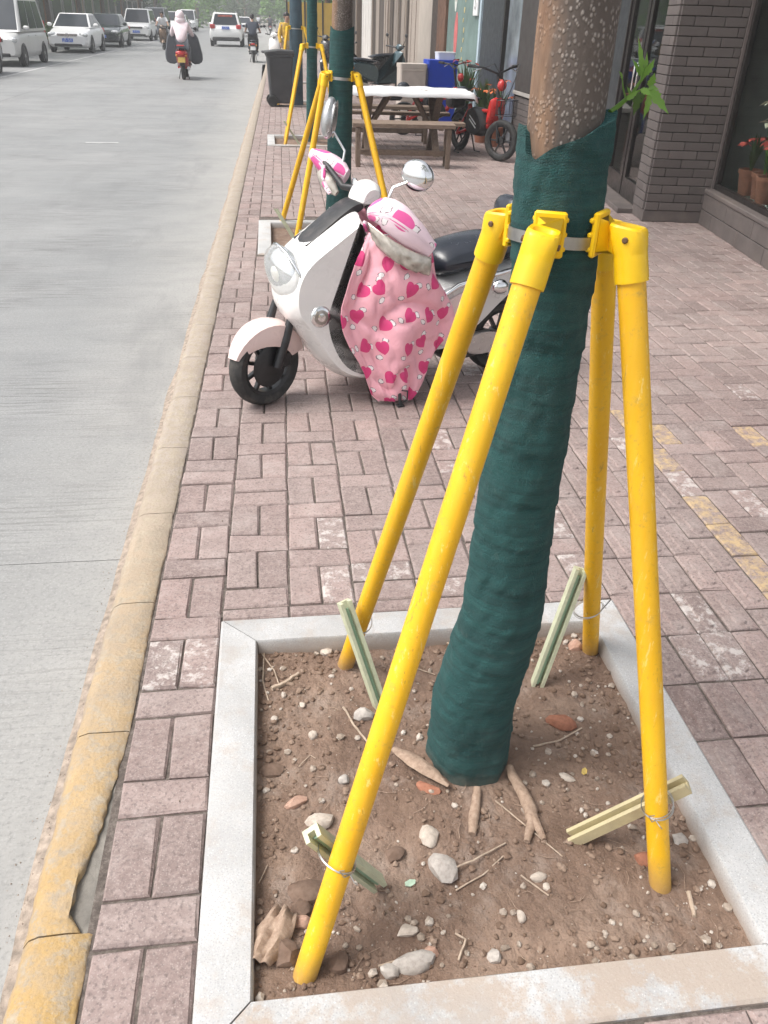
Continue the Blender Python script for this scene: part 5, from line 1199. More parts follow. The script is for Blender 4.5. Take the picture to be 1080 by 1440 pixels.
# two-wheelers -------------------------------------------------------
def to_local(o, pts): return [Vector(p) for p in pts]
def ebike(label, loc, rz, paint, seed):
    """small electric bicycle, rear axle over the origin, front along +x"""
    t = thing('electric_bicycle', label, 'bicycle', loc, rz); wb = .98; r = .225
    wheel(t, (0, 0, r), r, .055, None, 6, rr=.72, rm='black_plastic', n=28); wheel(t, (wb, 0, r), r, .065, Rz(.45), 6, rr=.72, rm='black_plastic', n=28)
    b = MB(); b.tube([(wb-.16, 0, .66), (wb-.28, 0, .36), (.42, 0, .27), (.28, 0, .30), (.20, 0, .55)], [.034, .036, .038, .036, .028], 10); b.tube([(.28, 0, .30), (.03, .06, .2)], .018, 8); b.tube([(.28, 0, .30), (.03, -.06, .2)], .018, 8); b.tube([(.20, 0, .52), (.03, .06, .22)], .014, 8); b.tube([(.20, 0, .52), (.03, -.06, .22)], .014, 8); b.tube([(.24, 0, .48), (wb-.22, 0, .52)], .022, 8); b.build('frame', paint, t, smooth=True)
    b = MB(); b.tube([(wb-.16, 0, .72), (wb-.14, 0, .60), (wb-.05, 0, .42)], .02, 8)
    for s in (-1, 1): b.tube([(wb-.05, s*.05, .42), (wb, s*.05, .2)], .014, 8)
    b.build('fork', M['dark_metal'], t, smooth=True)
    b = MB(); b.tube([(wb-.16, 0, .70), (wb-.20, 0, .90)], .018, 8); b.tube([(wb-.30, -.29, .98), (wb-.22, -.18, .97), (wb-.19, 0, .91), (wb-.22, .18, .97), (wb-.30, .29, .98)], .012, 8); b.build('handlebar', M['black_plastic'], t, smooth=True)
    for s in (-1, 1):
        b = MB(); b.tube([(wb-.29, s*.25, .98), (wb-.34, s*.33, .985)], .018, 8); b.build('grip', M['rubber'], t, smooth=True)
        b = MB(); b.tube([(wb-.23, s*.19, .97), (wb-.26, s*.30, .93)], .006, 6); b.build('brake_lever', M['alloy'], t, smooth=True)
    b = MB(); b.ball((wb-.09, 0, .80), (.05, .055, .06), 14, 10); b.build('headlight', M['red_paint'], t, smooth=True)
    b = MB(); b.pillow(smooth_poly([(.06, .60), (.10, .66), (.26, .66), (.36, .63), (.34, .59), (.16, .57)], 2), .085, .03, steps=7); b.build('seat', M['black_vinyl'], t, smooth=True)
    b = MB(); b.ball((-.02, 0, .66), (.10, .085, .07), 14, 10); b.build('rear_cushion', M['black_vinyl'], t, smooth=True)
    b = MB(); b.pillow(smooth_poly([(.26, .28), (.28, .54), (.52, .54), (.70, .36), (.62, .22), (.34, .22)], 2), .10, .03, steps=5); b.build('battery_case', M['black_plastic'], t, smooth=True)
    b = MB(); b.box((.46, -.103, .36), (.18, .006, .015), Ry(.5)); b.box((.46, -.103, .40), (.18, .006, .012), Ry(.5)); b.build('stripe', M['white_pl'], t)
    b = MB(); b.tube([(.22, -.04, .22), (.16, -.16, .01), (.28, -.16, .012)], .009, 6); b.tube([(.22, .04, .22), (.16, .14, .01), (.28, .14, .012)], .009, 6); b.build('centre_stand', M['dark_metal'], t, smooth=True)
    b = MB(); rings = []
    for (x0, a0, a1) in ((0, 150, 40), ):
        for k in range(9):
            a = rad(lerp(a0, a1, k/8)); rings.append([Vector((x0+q*math.cos(a), yy, r+q*math.sin(a))) for (yy, q) in ((-.04, .222), (0, .236), (.04, .222), (0, .226))])
    b.loft(rings); b.build('rear_mudguard', M['black_plastic'], t, smooth=True)
    b = MB()
    for k in range(5): 
        pass
    bw = []
    for k in range(17): a = 6.2832*k/16; bw.append(Vector((wb+.05+.11*math.cos(a), .13*math.sin(a), .66)))
    b.tube(bw, .005, 6, cap=False); b.tube([p+(Vector((wb+.05, 0, .5))-p)*.25*Vector((1, 1, 0)).length*.0+Vector((0, 0, -.16)) for p in bw], .004, 6, cap=False)
    for k in range(0, 16, 2): b.tube([bw[k], bw[k]+Vector((0, 0, -.16))], .003, 5)
    b.build('wire_basket', M['dark_metal'], t, smooth=True)
    for s in (-1, 1): b = MB(); b.tube([(wb-.24, s*.16, .97), (wb-.02, s*.17, 1.02), (wb+.06, s*.06, .84), (wb-.05, s*.02, .56)], .006, 6); b.build('cable', M['black_plastic'], t, smooth=True)
    b = MB(); b.pillow(smooth_poly([(wb-.26, .38), (wb-.20, .66), (wb-.12, .68), (wb-.10, .50), (wb-.18, .36)], 2), .10, .03, steps=7); b.build('leg_shield', paint, t, smooth=True)
    b = MB(); b.box((-.16, 0, .56), (.22, .20, .16), None, .03); b.build('rear_box', M['black_plastic'], t, smooth=True)
    return t
e1 = ground(687, 226, 0); e1.z = 0
ebike('small red electric bicycle leaning by the low brick wall', (2.60, 12.02, 0), rad(-72), M['red_paint'], 1).scale = (1.08, 1.08, 1.08)
ebike('second red bicycle half hidden behind the picnic table', (2.05, 13.65, 0), rad(8), M['red_paint'], 2)

def moped(label, loc, rz, paint, seed, plate=None, group=None, mirrors=True, name='motor_scooter', front_white=False):
    """generic step-through scooter: rear axle at x=0, front at x=1.22, heading +x"""
    t = thing(name, label, 'scooter', loc, rz, group); r = .215
    wheel(t, (0, 0, r), r, .10, None, 7, n=24); wheel(t, (1.22, 0, r), r, .09, None, 7, n=24)
    b = MB(); b.pillow(smooth_poly([(-.34, .66), (-.26, .74), (.10, .72), (.42, .66), (.46, .40), (.36, .26), (.10, .34), (-.18, .48)], 2), .15, .05, steps=9); b.build('rear_body', paint, t, smooth=True)
    b = MB(); b.pillow(smooth_poly([(.34, .24), (.34, .32), (.86, .32), (.98, .60), (1.02, .92), (1.10, .94), (1.22, .66), (1.14, .40), (.98, .24)], 2), .17, .05, steps=9); b.build('front_body', paint, t, smooth=True)
    b = MB(); b.pillow(smooth_poly([(-.30, .73), (-.24, .80), (.06, .79), (.30, .76), (.46, .72), (.44, .67), (.0, .71)], 2), .13, .04, steps=7); b.build('seat', M['black_vinyl'], t, smooth=True)
    b = MB(); b.tube([(.96, -.33, 1.02), (1.03, -.15, 1.0), (1.06, 0, .98), (1.03, .15, 1.0), (.96, .33, 1.02)], .018, 8); b.tube([(1.06, 0, .99), (1.10, 0, .88)], .03, 8); b.build('handlebar', M['black_plastic'], t, smooth=True)
    b = MB(); b.pillow(smooth_poly([(1.02, .93), (1.04, 1.05), (1.10, 1.07), (1.16, 1.0), (1.14, .92)], 2), .10, .03, steps=7); b.build('headset', paint, t, smooth=True)
    b = MB(); b.ball((1.16, 0, .985), (.03, .075, .05), 14, 8); b.build('headlight', M['lens'], t, smooth=True)
    b = MB(); b.tube([(1.22, 0, r), (1.10, 0, .62)], .045, 8); b.build('fork', M['dark_metal'], t, smooth=True)
    b = MB(); rings = []
    for k in range(9):
        a = rad(lerp(150, 25, k/8)); rings.append([Vector((1.22+q*math.cos(a), yy, r+q*math.sin(a))) for (yy, q) in ((-.07, .225), (0, .25), (.07, .225), (0, .235))])
    b.loft(rings); b.build('front_mudguard', paint, t, smooth=True)
    b = MB(); b.box((-.335, 0, .64), (.04, .17, .06), None, .015); b.build('tail_light', M['red_lens'], t, smooth=True)
    for s in (-1, 1): b = MB(); b.ball((-.30, s*.13, .60), (.035, .03, .03), 10, 6); b.build('turn_signal', M['amber'], t, smooth=True)
    b = MB(); b.box((-.32, 0, .50), (.012, .20, .13), Ry(.15), .003); b.build('number_plate', plate if plate else M['white_pl'], t)
    b = MB(); b.box((-.20, 0, .42), (.22, .14, .05), Ry(-.5), .01); b.build('rear_mudguard', M['black_plastic'], t)
    b = MB(); b.tube([(.1, -.16, .26), (-.22, -.17, .30)], [.035, .045], 10); b.build('exhaust', M['alloy'], t, smooth=True)
    b = MB(); b.tube([(.28, -.08, .26), (.18, -.14, .01)], .012, 6); b.tube([(.28, .08, .26), (.18, .14, .01)], .012, 6); b.build('centre_stand', M['dark_metal'], t)
    if mirrors:
        for s in (-1, 1):
            b = MB(); b.tube([(1.0, s*.22, 1.01), (1.03, s*.27, 1.12), (1.01, s*.33, 1.20)], .006, 6); b.ball((1.0, s*.35, 1.23), (.018, .055, .04), 12, 8); b.build('mirror', M['black_plastic'], t, smooth=True)
    return t
M['teal_paint'] = simple('dark_teal_paint', (.03, .07, .085), .22, .2, .08, 6, coat=.7)
M['plate_y'] = simple('yellow_plate', (.60, .42, .10), .5, 0, .3, 70); M['dk_paint'] = simple('black_gloss_paint', (.015, .015, .017), .25, 0, .1, 6, coat=.5)
moped('dark teal scooter parked tail towards the picnic table', (2.05, 20.4, 0), rad(30), M['teal_paint'], 1)
moped('black scooter parked behind the dark teal scooter', (3.0, 23.6, 0), rad(200), M['dk_paint'], 2)
moped('white scooter parked at the kerb beyond the bin', (.62, 31.6, 0), rad(250), M['white_paint'], 3)
moped('second white scooter parked beyond the bin, farther back', (1.05, 35.0, 0), rad(245), M['white_paint'], 4)
moped('black scooter standing between the far yellow panels and trees', (2.4, 30.5, 0), rad(240), M['dk_paint'], 5)

# ------------------------------------------------------------------ shops along the pavement
M['brick_grey'] = paver_like = None
def brick_mat():
    N = NT('grey_brick'); p = N.pos(); rn = N.n('ShaderNodeObjectInfo').outputs['Random']
    c = N.ramp(rn, [(0, (.105, .088, .083)), (.5, (.128, .108, .102)), (1, (.150, .126, .118))]); c = N.mix(N.rng(N.noise(p, 6, 5, .6), .4, .7, 0, .35), c, (.17, .145, .135)); c = N.mix(N.rng(N.noise(p, 150, 3), .4, .7, 0, .25), c, (.08, .07, .065))
    return N.fin(c, .7, 0, N.bump(N.noise(p, 120, 4), .25, .003))
M['brick_grey'] = brick_mat(); M['brick_joint'] = simple('dark_mortar', (.028, .024, .022), .95, 0, .2, 30, .4)
M['dark_frame'] = simple('dark_bronze_frame', (.035, .030, .028), .35, .4, .15, 10); M['dark_panel'] = simple('charcoal_panel', (.030, .034, .038), .5, 0, .12, 4, .1); M['ledge'] = simple('ledge_tile', (.125, .105, .098), .6, 0, .15, 5, .15, 40, dirt=((.24, .19, .155), .4))
def shop_glass():
    N = NT('shop_glass'); N.fin((.80, .86, .86), .03); N.b.inputs['Transmission Weight'].default_value = 1.0; N.b.inputs['IOR'].default_value = 1.06; N.b.inputs['Specular IOR Level'].default_value = .6
    N.b.inputs['Coat Weight'].default_value = .35; N.b.inputs['Coat Roughness'].default_value = .02; N.b.inputs['Coat IOR'].default_value = 1.6; return N.m
M['shop_glass'] = shop_glass(); M['interior'] = simple('shop_interior', (.16, .17, .15), .9, 0, .5, 1.2)
FA = rad(8); fU = Vector((math.sin(FA), math.cos(FA), 0)); fN = Vector((math.cos(FA), -math.sin(FA), 0)); FQ = Vector((3.38, 7.42, 0))
# local frame of the shop: x = along the facade (away from camera), y = out towards the road (-fN)
shopA = thing('flower_shop', 'dark grey brick flower shop front with glass door at the right', 'building', FQ, math.atan2(fU.y, fU.x))
HB = 3.3
# brick pier: x 0..0.36, depth n 0..0.56 -> local y 0..-0.56
b = MB(); b.box((.18, -.28, HB/2), (.35, .55, HB)); pier = b.build('brick_pier', M['brick_joint'], shopA)
BM_ = {}
def brick_piece(d):
    k = tuple(round(x, 3) for x in d)
    if k not in BM_: b = MB(); b.box((0, 0, 0), d, None, .003); BM_[k] = b.mesh('brick', M['brick_grey'])
    return BM_[k]
cz, row = .075, 0.0725
k = 0
b = MB(); b.box((.18, -.28, .05), (.372, .572, .10), None, .005); b.build('plinth', M['ledge'], pier)
z = .10+row/2
while z < 1.98:
    off = (k % 2)*.125
    y = -off if off else 0.0; e = [0.0]
    x0 = 0.0
    cuts = [0.0] + [c for c in (.125+off, .375+off) if c < .55] + [.56]
    for a, c2 in zip(cuts, cuts[1:]):
        o = bpy.data.objects.new('brick', brick_piece((.022, c2-a-.006, row-.006))); o.location = (-.002+rnd.uniform(-.001, .001), -(a+c2)/2, z); link(o, pier)
    cuts = [.012, .36] if k % 2 else [.012, .13, .36]
    for a, c2 in zip(cuts, cuts[1:]):
        o = bpy.data.objects.new('brick', brick_piece((c2-a-.006, .022, row-.006))); o.location = ((a+c2)/2, .002+rnd.uniform(-.001, .001), z); link(o, pier)
    z += row; k += 1
# door bay, x .36..2.4, set back 4 cm
def part_box(t, name, c, d, mat, ch=.004, rot=None): b = MB(); b.box(c, d, rot, ch); return b.build(name, mat, t)
dy = -.06
for (x0, x1) in ((.40, 1.06), (1.10, 1.78)):
    cx_ = (x0+x1)/2; door = part_box(shopA, 'door', (cx_, dy, .14), (x1-x0, .05, .18), M['dark_frame'])
    part_box(door, 'frame_stile', (x0+.04, dy, 1.21), (.08, .05, 1.96), M['dark_frame']); part_box(door, 'frame_stile', (x1-.04, dy, 1.21), (.08, .05, 1.96), M['dark_frame']); part_box(door, 'top_rail', (cx_, dy, 2.235), (x1-x0, .05, .09), M['dark_frame'])
    part_box(door, 'glass_pane', (cx_, dy, 1.21), (x1-x0-.17, .008, 1.94), M['shop_glass'], 0)
    hx = x1-.05 if x0 < 1 else x0+.05
    b = MB(); b.tube([(hx, dy+.03, .98), (hx, dy+.065, 1.0), (hx, dy+.065, 1.22), (hx, dy+.03, 1.24)], .010, 8); b.build('handle', M['chrome'], door, smooth=True)
part_box(shopA, 'door_frame', (.385, dy, 1.2), (.025, .09, 2.4), M['dark_frame']); part_box(shopA, 'door_frame', (1.80, dy, 1.2), (.035, .09, 2.4), M['dark_frame'])
part_box(shopA, 'side_panel', (2.15, dy-.01, 1.65), (.66, .08, 3.3), M['dark_panel']); part_box(shopA, 'threshold', (1.1, .04, .022), (1.5, .22, .045), M['ledge'])
part_box(shopA, 'fascia', (1.1, dy, 2.80), (1.44, .10, .98), M['dark_panel'])
part_box(shopA, 'back_wall', (-.2, -2.6, 1.65), (6.5, .1, 3.3), M['interior']); part_box(shopA, 'inner_floor', (-.2, -1.6, .01), (5.4, 1.9, .03), M['interior']); part_box(shopA, 'shop_ceiling', (-.2, -1.6, 3.35), (6.6, 2.2, .1), M['interior'])
# window bay towards the camera: ledge face at n=.52
part_box(shopA, 'ledge_core', (-2.0, -.60, .13), (3.96, .12, .26), M['brick_joint'], 0)
lt = part_box(shopA, 'ledge_top', (-2.0, -.575, .283), (3.98, .13, .04), M['ledge'], .008)
for r_i, (za, zb) in enumerate(((.0, .125), (.131, .262))):
    x = 0.0; q = 0
    while x > -3.9:
        L = .60 if (q or r_i) else .30; c2 = max(x-L, -3.95); part_box(shopA, 'tile', ((x+c2)/2, -.531, (za+zb)/2), (x-c2-.008, .022, zb-za), M['ledge'], .003); x = c2; q += 1
part_box(shopA, 'window_frame', (-2.0, -.61, .325), (3.98, .05, .045), M['dark_frame']); part_box(shopA, 'window_frame', (-.035, -.61, 1.6), (.05, .05, 2.6), M['dark_frame']); part_box(shopA, 'window_frame', (-2.0, -.61, 3.0), (3.98, .06, .3), M['dark_frame']); part_box(shopA, 'window_frame', (-2.1, -.61, 1.6), (.06, .045, 2.5), M['dark_frame'])
part_box(shopA, 'window_pane', (-1.07, -.62, 1.60), (2.0, .010, 2.5), M['shop_glass'], 0); part_box(shopA, 'window_pane', (-3.06, -.62, 1.60), (1.84, .010, 2.5), M['shop_glass'], 0)
part_box(shopA, 'display_sill', (-2.0, -.99, .27), (3.96, .66, .05), M['interior'])
part_box(shopA, 'partition', (.28, -1.6, 1.65), (.1, 2.0, 3.3), M['interior']); part_box(shopA, 'end_wall', (2.6, -1.3, 1.65), (.1, 2.6, 3.3), M['interior']); part_box(shopA, 'window_jamb', (.03, -.605, 1.62), (.10, .09, 3.3), simple('brown_jamb', (.13, .108, .10), .6, 0, .1, 6)); part_box(shopA, 'near_wall', (-4.05, -1.4, 1.65), (.14, 2.4, 3.3), M['ledge'])
part_box(shopA, 'roof_parapet', (-.6, -.5, 3.75), (6.6, 1.2, .9), M['dark_panel'])
def shopP(x, y, z): return FQ+fU*x-fN*y+Vector((0, 0, z))
for (x, y, lab, h, s, nl, pet, nf, sd_, fs) in ((-.22, -.80, 'tall leafy plant with red blooms inside the shop window', .42, .16, 40, M['petal_r'], 3, 9, .09), (-.42, -.84, 'cream plumed plant behind the shop window glass', .75, .14, 34, M['petal_w'], 7, 12, .13), (-.62, -.80, 'low red flowering pot at the right edge of the shop window', .35, .16, 36, M['petal_r'], 3, 15, .08)):
    p = shopP(x, y, .296); plant(lab, p, h, s, nl, pet, nf, sd_, True, True, fs).scale = (.7, .7, .8)
# low brick wall with pale coping by the e-bike, and the corner pillar on it
lw = thing('low_brick_wall', 'low dark brick wall with pale coping behind the red electric bicycle', 'wall', (3.62, 11.3, 0))
part_box(lw, 'core', (0, 0, .34), (.30, 2.4, .68), M['brick_joint'], 0); part_box(lw, 'coping', (0, 0, .705), (.38, 2.46, .05), simple('pale_coping', (.42, .39, .36), .8, 0, .12, 8, .2), .006)
z = .04; k = 0
while z < .66:
    y = -1.2+(-.12 if k % 2 else 0)
    while y < 1.2:
        a, c2 = max(y, -1.2), min(y+.24, 1.2)
        if c2-a > .03: o = bpy.data.objects.new('brick', brick_piece((.02, c2-a-.007, .066))); o.location = (-.153+rnd.uniform(-.001, .001), (a+c2)/2, z); link(o, lw)
        y += .24
    for a, c2 in ((-.15, .03), (.03, .15)): o = bpy.data.objects.new('brick', brick_piece((c2-a-.007, .02, .066))); o.location = ((a+c2)/2, -1.203, z); link(o, lw)
    z += .073; k += 1
shopB = thing('corner_shop', 'row shop with teal mural panel and dark corner pillar beyond the flower shop', 'building', (3.45, 12.0, 0))
def bay(t, name, y0, y1, mat, dep=.10, x=0.0, z0=0, z1=3.4): return part_box(t, name, (x+dep/2, (y0+y1)/2-12.0, (z0+z1)/2), (dep, y1-y0-.006, z1-z0), mat, .004)
bay(shopB, 'corner_pillar', 11.1, 12.45, simple('warm_charcoal', (.055, .048, .045), .6, 0, .12, 3), .5, -.02, .733)
gf_ = bay(shopB, 'shop_window', 12.47, 13.45, simple('reflecting_glass', (.30, .34, .37), .12, .25, .5, 2.2), .06, .06)
for yy in (12.47, 13.44): bay(shopB, 'window_frame', yy, yy+.06, M['dark_frame'], .12, .0)
bay(shopB, 'shutter', 13.51, 14.85, simple('dark_shutter', (.040, .046, .052), .5, 0, .15, 5), .1)
bay(shopB, 'blue_trim', 14.86, 14.98, simple('pale_blue_trim', (.42, .52, .58), .6, 0, .1, 5), .14, -.03)
mur = bay(shopB, 'mural_wall', 14.99, 17.75, simple('teal_mural', (.145, .21, .195), .7, 0, .22, 2.2, .15), .1)
def motif(pts, mat, yc, zc, s): 
    b = MB(); b.poly([(yc-12+p[0]*s, zc+p[1]*s) for p in pts], -.006, .002, plane='YZ'); b.build('painted_motif', mat, mur)
drop = smooth_poly([(0, -1.6), (.45, -.4), (.4, .5), (0, 1.0), (-.4, .5), (-.45, -.4)], 2); pk = simple('mural_pink', (.52, .13, .13), .7, 0, .2, 6); yl = simple('mural_ochre', (.46, .38, .18), .7, 0, .2, 6); wh = simple('mural_white', (.62, .64, .60), .7, 0, .1, 6)
motif([(p[0]*1.25, p[1]*1.2) for p in drop], wh, 17.05, 2.25, .36); motif(drop, pk, 17.05, 2.28, .34); motif([(p[0], p[1]*1.1) for p in drop], pk, 16.9, 1.35, .34)
for k in range(14): motif(smooth_poly([(0, -.5), (.5, -.1), (.2, .5), (-.4, .3)], 2), yl, 16.25+.06*math.sin(k*1.9), .95+.15*k, .10+.02*math.sin(k*3))
sgn = bay(shopB, 'wall_sign', 15.10, 15.42, M['white_pl'], .03, -.04, 1.62, 1.98)
cu = bpy.data.curves.new('letter', 'FONT'); cu.body = 'S'; cu.size = .30; cu.extrude = .002; cu.align_x = 'CENTER'; cu.align_y = 'CENTER'; to = bpy.data.objects.new('t', cu); me = bpy.data.meshes.new_from_object(to); bpy.data.objects.remove(to); me.materials.append(simple('grey_lettering', (.33, .33, .33), .7)); lo = bpy.data.objects.new('sign_letter', me); lo.matrix_local = Matrix.Translation((-.043, 15.26-12, 1.80)) @ (Rz(-math.pi/2) @ Rx(math.pi/2)).to_4x4(); link(lo, sgn)
bay(shopB, 'brown_pilaster', 17.76, 18.6, simple('red_brown_wood', (.16, .085, .055), .6, 0, .25, 6), .16, -.05); bay(shopB, 'dark_pilaster', 18.61, 19.4, simple('dark_brown_wood', (.065, .05, .042), .6, 0, .2, 6), .12, -.02); bay(shopB, 'beige_wall', 19.41, 21.2, simple('beige_plaster', (.40, .355, .31), .85, 0, .1, 2, .1), .1)
part_box(shopB, 'cornice', (.05, 4.6, 3.55), (.6, 9.2, .3), M['dark_panel'])
part_box(shopB, 'inner_wall', (1.2, 4.4, 1.7), (2.0, 9.4, 3.35), M['interior'])
shopC = thing('timber_clad_shop', 'timber clad shop front with vertical brown boards beyond the beige wall', 'building', (3.45, 21.2, 0)); cw = [(.17, .13, .10), (.10, .08, .066), (.27, .22, .18), (.34, .29, .25), (.075, .062, .054)]
bm_ = [wood_mat('cladding_%d' % i, tuple(x*.8 for x in c), tuple(x*1.2 for x in c), (20, 20, 2)) for i, c in enumerate(cw)]
y = 0.02; k = 0
while y < 9.5:
    w = rnd.uniform(.22, .42); part_box(shopC, 'board', (.05+rnd.uniform(-.015, .015), y+w/2, 1.7), (.1, w-.012, 3.4), bm_[rnd.randrange(5)], .004); y += w; k += 1
part_box(shopC, 'backing', (.7, 5.0, 1.7), (1.0, 9.9, 3.3), M['interior']); part_box(shopC, 'eave', (0, 5.0, 3.5), (.9, 10, .2), M['dark_panel'])
shopD = thing('curtained_shop', 'shop front with white strip curtain at the far right', 'building', (3.6, 31.3, 0))
part_box(shopD, 'wall', (.6, 9, 1.8), (1.0, 18, 3.6), simple('dim_wall', (.10, .088, .078), .8, 0, .2, 1))
for k in range(9): part_box(shopD, 'curtain_strip', (.06+.01*(k % 2), 1.0+k*.42, 1.15), (.02, .40, 2.3), simple('strip_white', (.62, .60, .57), .5, 0, .08, 4) if k == 0 else bpy.data.materials['strip_white'], .002)
for k in range(5): part_box(shopD, 'pilaster', (.02, 5.6+k*2.6, 1.8), (.2, .4, 3.6), bm_[k % 5])
# yellow hoarding panels across the end of the pavement
hb = thing('yellow_hoarding', 'ochre yellow hoarding panels standing at the far end of the pavement', 'hoarding', (1.05, 46.0, 0)); yp = simple('ochre_panel', (.50, .33, .045), .6, 0, .14, 2)
for k in range(5):
    part_box(hb, 'panel', (.42+k*.86, .02*(k % 2), 1.12), (.84, .05, 2.0), yp, .006); part_box(hb, 'post', (k*.86-.01, -.03, 1.1), (.07, .07, 2.2), M['dark_frame'])
for k in range(4): part_box(hb, 'foot', (.42+k*.86, 0, .05), (.3, .4, .1), M['mortar'])
# ------------------------------------------------------------------ cars
M['car_glass'] = simple('car_glass', (.03, .036, .045), .12, 0, .15, 1.5, spec=.3); M['car_white'] = simple('car_white', (.78, .78, .78), .38, 0, .02, 2, coat=.2); M['car_silver'] = simple('car_silver', (.56, .56, .55), .42, .2, .03, 2, coat=.2); M['car_green'] = simple('car_dark_green', (.022, .035, .034), .2, .3, .06, 2, coat=.8); M['car_grey'] = simple('car_grey', (.24, .25, .26), .25, .4, .04, 2, coat=.2)
def plate_mat():
    N = NT('blue_plate'); p = N.obj(); b_ = N.n('ShaderNodeTexBrick'); N.l(N.map(p, (1, 1, 1)), b_.inputs['Vector']); n_ = N.noise(N.map(p, (1, 22, 9)), 2.0, 2); c = N.mix(N.rng(n_, .52, .58, 0, .75), (.015, .09, .52), (.55, .62, .75)); return N.fin(c, .4)
M['plate_b'] = plate_mat(); M['lamp_clear'] = simple('lamp_clear', (.60, .62, .63), .12, .3, .3, 14, coat=.8)
def car(label, loc, rz, S, paint, group=None, lower=None):
    t = thing('car', label, S.get('cat', 'car'), loc, rz, group); hw = S['W']/2; secs = S['secs']
    def ring(x, zb, zt, k):
        w = hw*k; h = zt-zb; return [Vector((x, y, z)) for y, z in ((-w*.90, zb), (-w*.985, zb+h*.18), (-w, zb+h*.55), (-w*.965, zb+h*.86), (-w*.86, zt-.012), (-w*.4, zt+.012), (w*.4, zt+.012), (w*.86, zt-.012), (w*.965, zb+h*.86), (w, zb+h*.55), (w*.985, zb+h*.18), (w*.90, zb))]
    b = MB(); R_ = []
    for k in range(len(secs)-1):
        for q in range(4): R_.append(ring(*[lerp(a, c, q/4) for a, c in zip(secs[k], secs[k+1])]))
    R_.append(ring(*secs[-1])); b.loft(R_); b.build('body', paint, t, smooth=True, auto=48)
    xb0, xb1, xt0, xt1, zb, zt, wb, wt = S['cab']
    cb = [Vector((xb1, -wb, zb)), Vector((xb1, wb, zb)), Vector((xb0, wb, zb)), Vector((xb0, -wb, zb))]; ct = [Vector((xt1, -wt, zt)), Vector((xt1, wt, zt)), Vector((xt0, wt, zt)), Vector((xt0, -wt, zt))]
    b = MB(); rings = []
    for f_ in (0, .5, .86, .97, 1.0):
        ins = 1.0 if f_ < .9 else (.985 if f_ < 1 else .93); rr = []
        c0 = (ct[0]+ct[1]+ct[2]+ct[3])/4
        for i in range(4):
            p = cb[i].lerp(ct[i], f_); p = Vector(((p.x-c0.x)*ins+c0.x, p.y*ins, p.z)); nx = cb[(i+1) % 4].lerp(ct[(i+1) % 4], f_); nx = Vector(((nx.x-c0.x)*ins+c0.x, nx.y*ins, nx.z)); pv = cb[i-1].lerp(ct[i-1], f_); pv = Vector(((pv.x-c0.x)*ins+c0.x, pv.y*ins, pv.z)); rr += [p+(pv-p).normalized()*.05, p+(nx-p).normalized()*.05]
        rings.append(rr)
    b.loft(rings); b.build('cabin', paint, t, smooth=True, auto=35)
    def pane(name, A, B, C, D, u0, u1, v0, v1, mat='car_glass', proud=.012, par=t):
        def bl(u, v): return (A.lerp(B, u)).lerp(D.lerp(C, u), v)
        n_ = (B-A).cross(D-A).normalized(); cen = (A+B+C+D)/4; n_ = n_ if n_.dot(cen-Vector((0, 0, .8))) > 0 else -n_
        Q = [bl(u, v) for u, v in ((u0, v0), (u1, v0), (u1, v1), (u0, v1))]; b = MB(); b.loft([[p-n_*.02 for p in Q], [p+n_*proud for p in Q]]); return b.build(name, M[mat], par)
    pane('windshield', cb[0], cb[1], ct[1], ct[0], .05, .95, .06, .92); pane('rear_window', cb[3], cb[2], ct[2], ct[3], .08, .92, .12, .9)
    for s in (0, 1):
        A, B, C, D = (cb[0], cb[3], ct[3], ct[0]) if s == 0 else (cb[1], cb[2], ct[2], ct[1]); ns = S.get('panes', 2)
        for k in range(ns): pane('side_window', A, B, C, D, .07+.88*k/ns, .07+.88*(k+1)/ns-.03, .08, .88)
    wr = S.get('wr', .315)
    for x in S['axles']:
        for s in (-1, 1):
            b = MB(); b.lathe([(.001, 0), (wr*1.16, 0), (wr*1.16, .012), (.001, .012)], 24, (x, s*(hw*.985), wr*1.02), M=Rx(-s*math.pi/2)); b.build('wheel_arch', M['black_plastic'], t, smooth=True)
            wheel(t, (x, s*(hw-.075), wr), wr, .19, None, 5, rm='alloy', rr=.66, n=24)
    xf, xr = S['front'], S['rear']; zl, zp = S.get('zl', .68), S.get('zp', .48)
    for s in (-1, 1):
        b = MB(); b.box((xf-.10, s*hw*.74, zl), (.22, hw*.40, .15), Rz(s*-.35), .05); b.build('headlight', M['lamp_clear'], t, smooth=True)
        b = MB(); b.box((xr+.05, s*hw*.80, S.get('zt', .82)), (.14, hw*.30, S.get('th', .17)), Rz(s*.25), .03); b.build('tail_light', M['red_lens'], t, smooth=True)
        b = MB(); b.box((xb1-.35, s*(hw+.10), zb+.10), (.10, .20, .14), None, .04); b.build('wing_mirror', paint, t, smooth=True)
        for k in range(S.get('doors', 2)): b = MB(); b.box((xb1-.95-k*.95, s*(hw+.012), zb-.12), (.16, .03, .03), None, .01); b.build('door_handle', paint, t)
    b = MB(); b.box((xf-.005, 0, zl-.02), (.07, hw*.95, .11), None, .02); gr = b.build('grille', M['black_plastic'], t)
    for k in range(3): b = MB(); b.box((xf+.032, 0, zl-.055+.035*k), (.012, hw*.9, .012)); b.build('grille_bar', M['chrome'], gr)
    b = MB(); b.box((xf+.035, 0, zp), (.02, .44, .14), None, .006); b.build('number_plate', M['plate_b'], t)
    b = MB(); b.box((xr-.02, 0, S.get('zrp', .80)), (.02, .44, .14), None, .006); b.build('number_plate', M['plate_b'], t)
    b = MB(); b.box((xf+.0, 0, zp-.17), (.08, hw*1.3, .10), None, .02); b.build('lower_intake', M['black_plastic'], t)
    b = MB(); b.box((xr+.03, 0, .40), (.12, hw*1.7, .22), None, .05); b.build('rear_bumper', M['black_plastic'] if lower else paint, t, smooth=True)
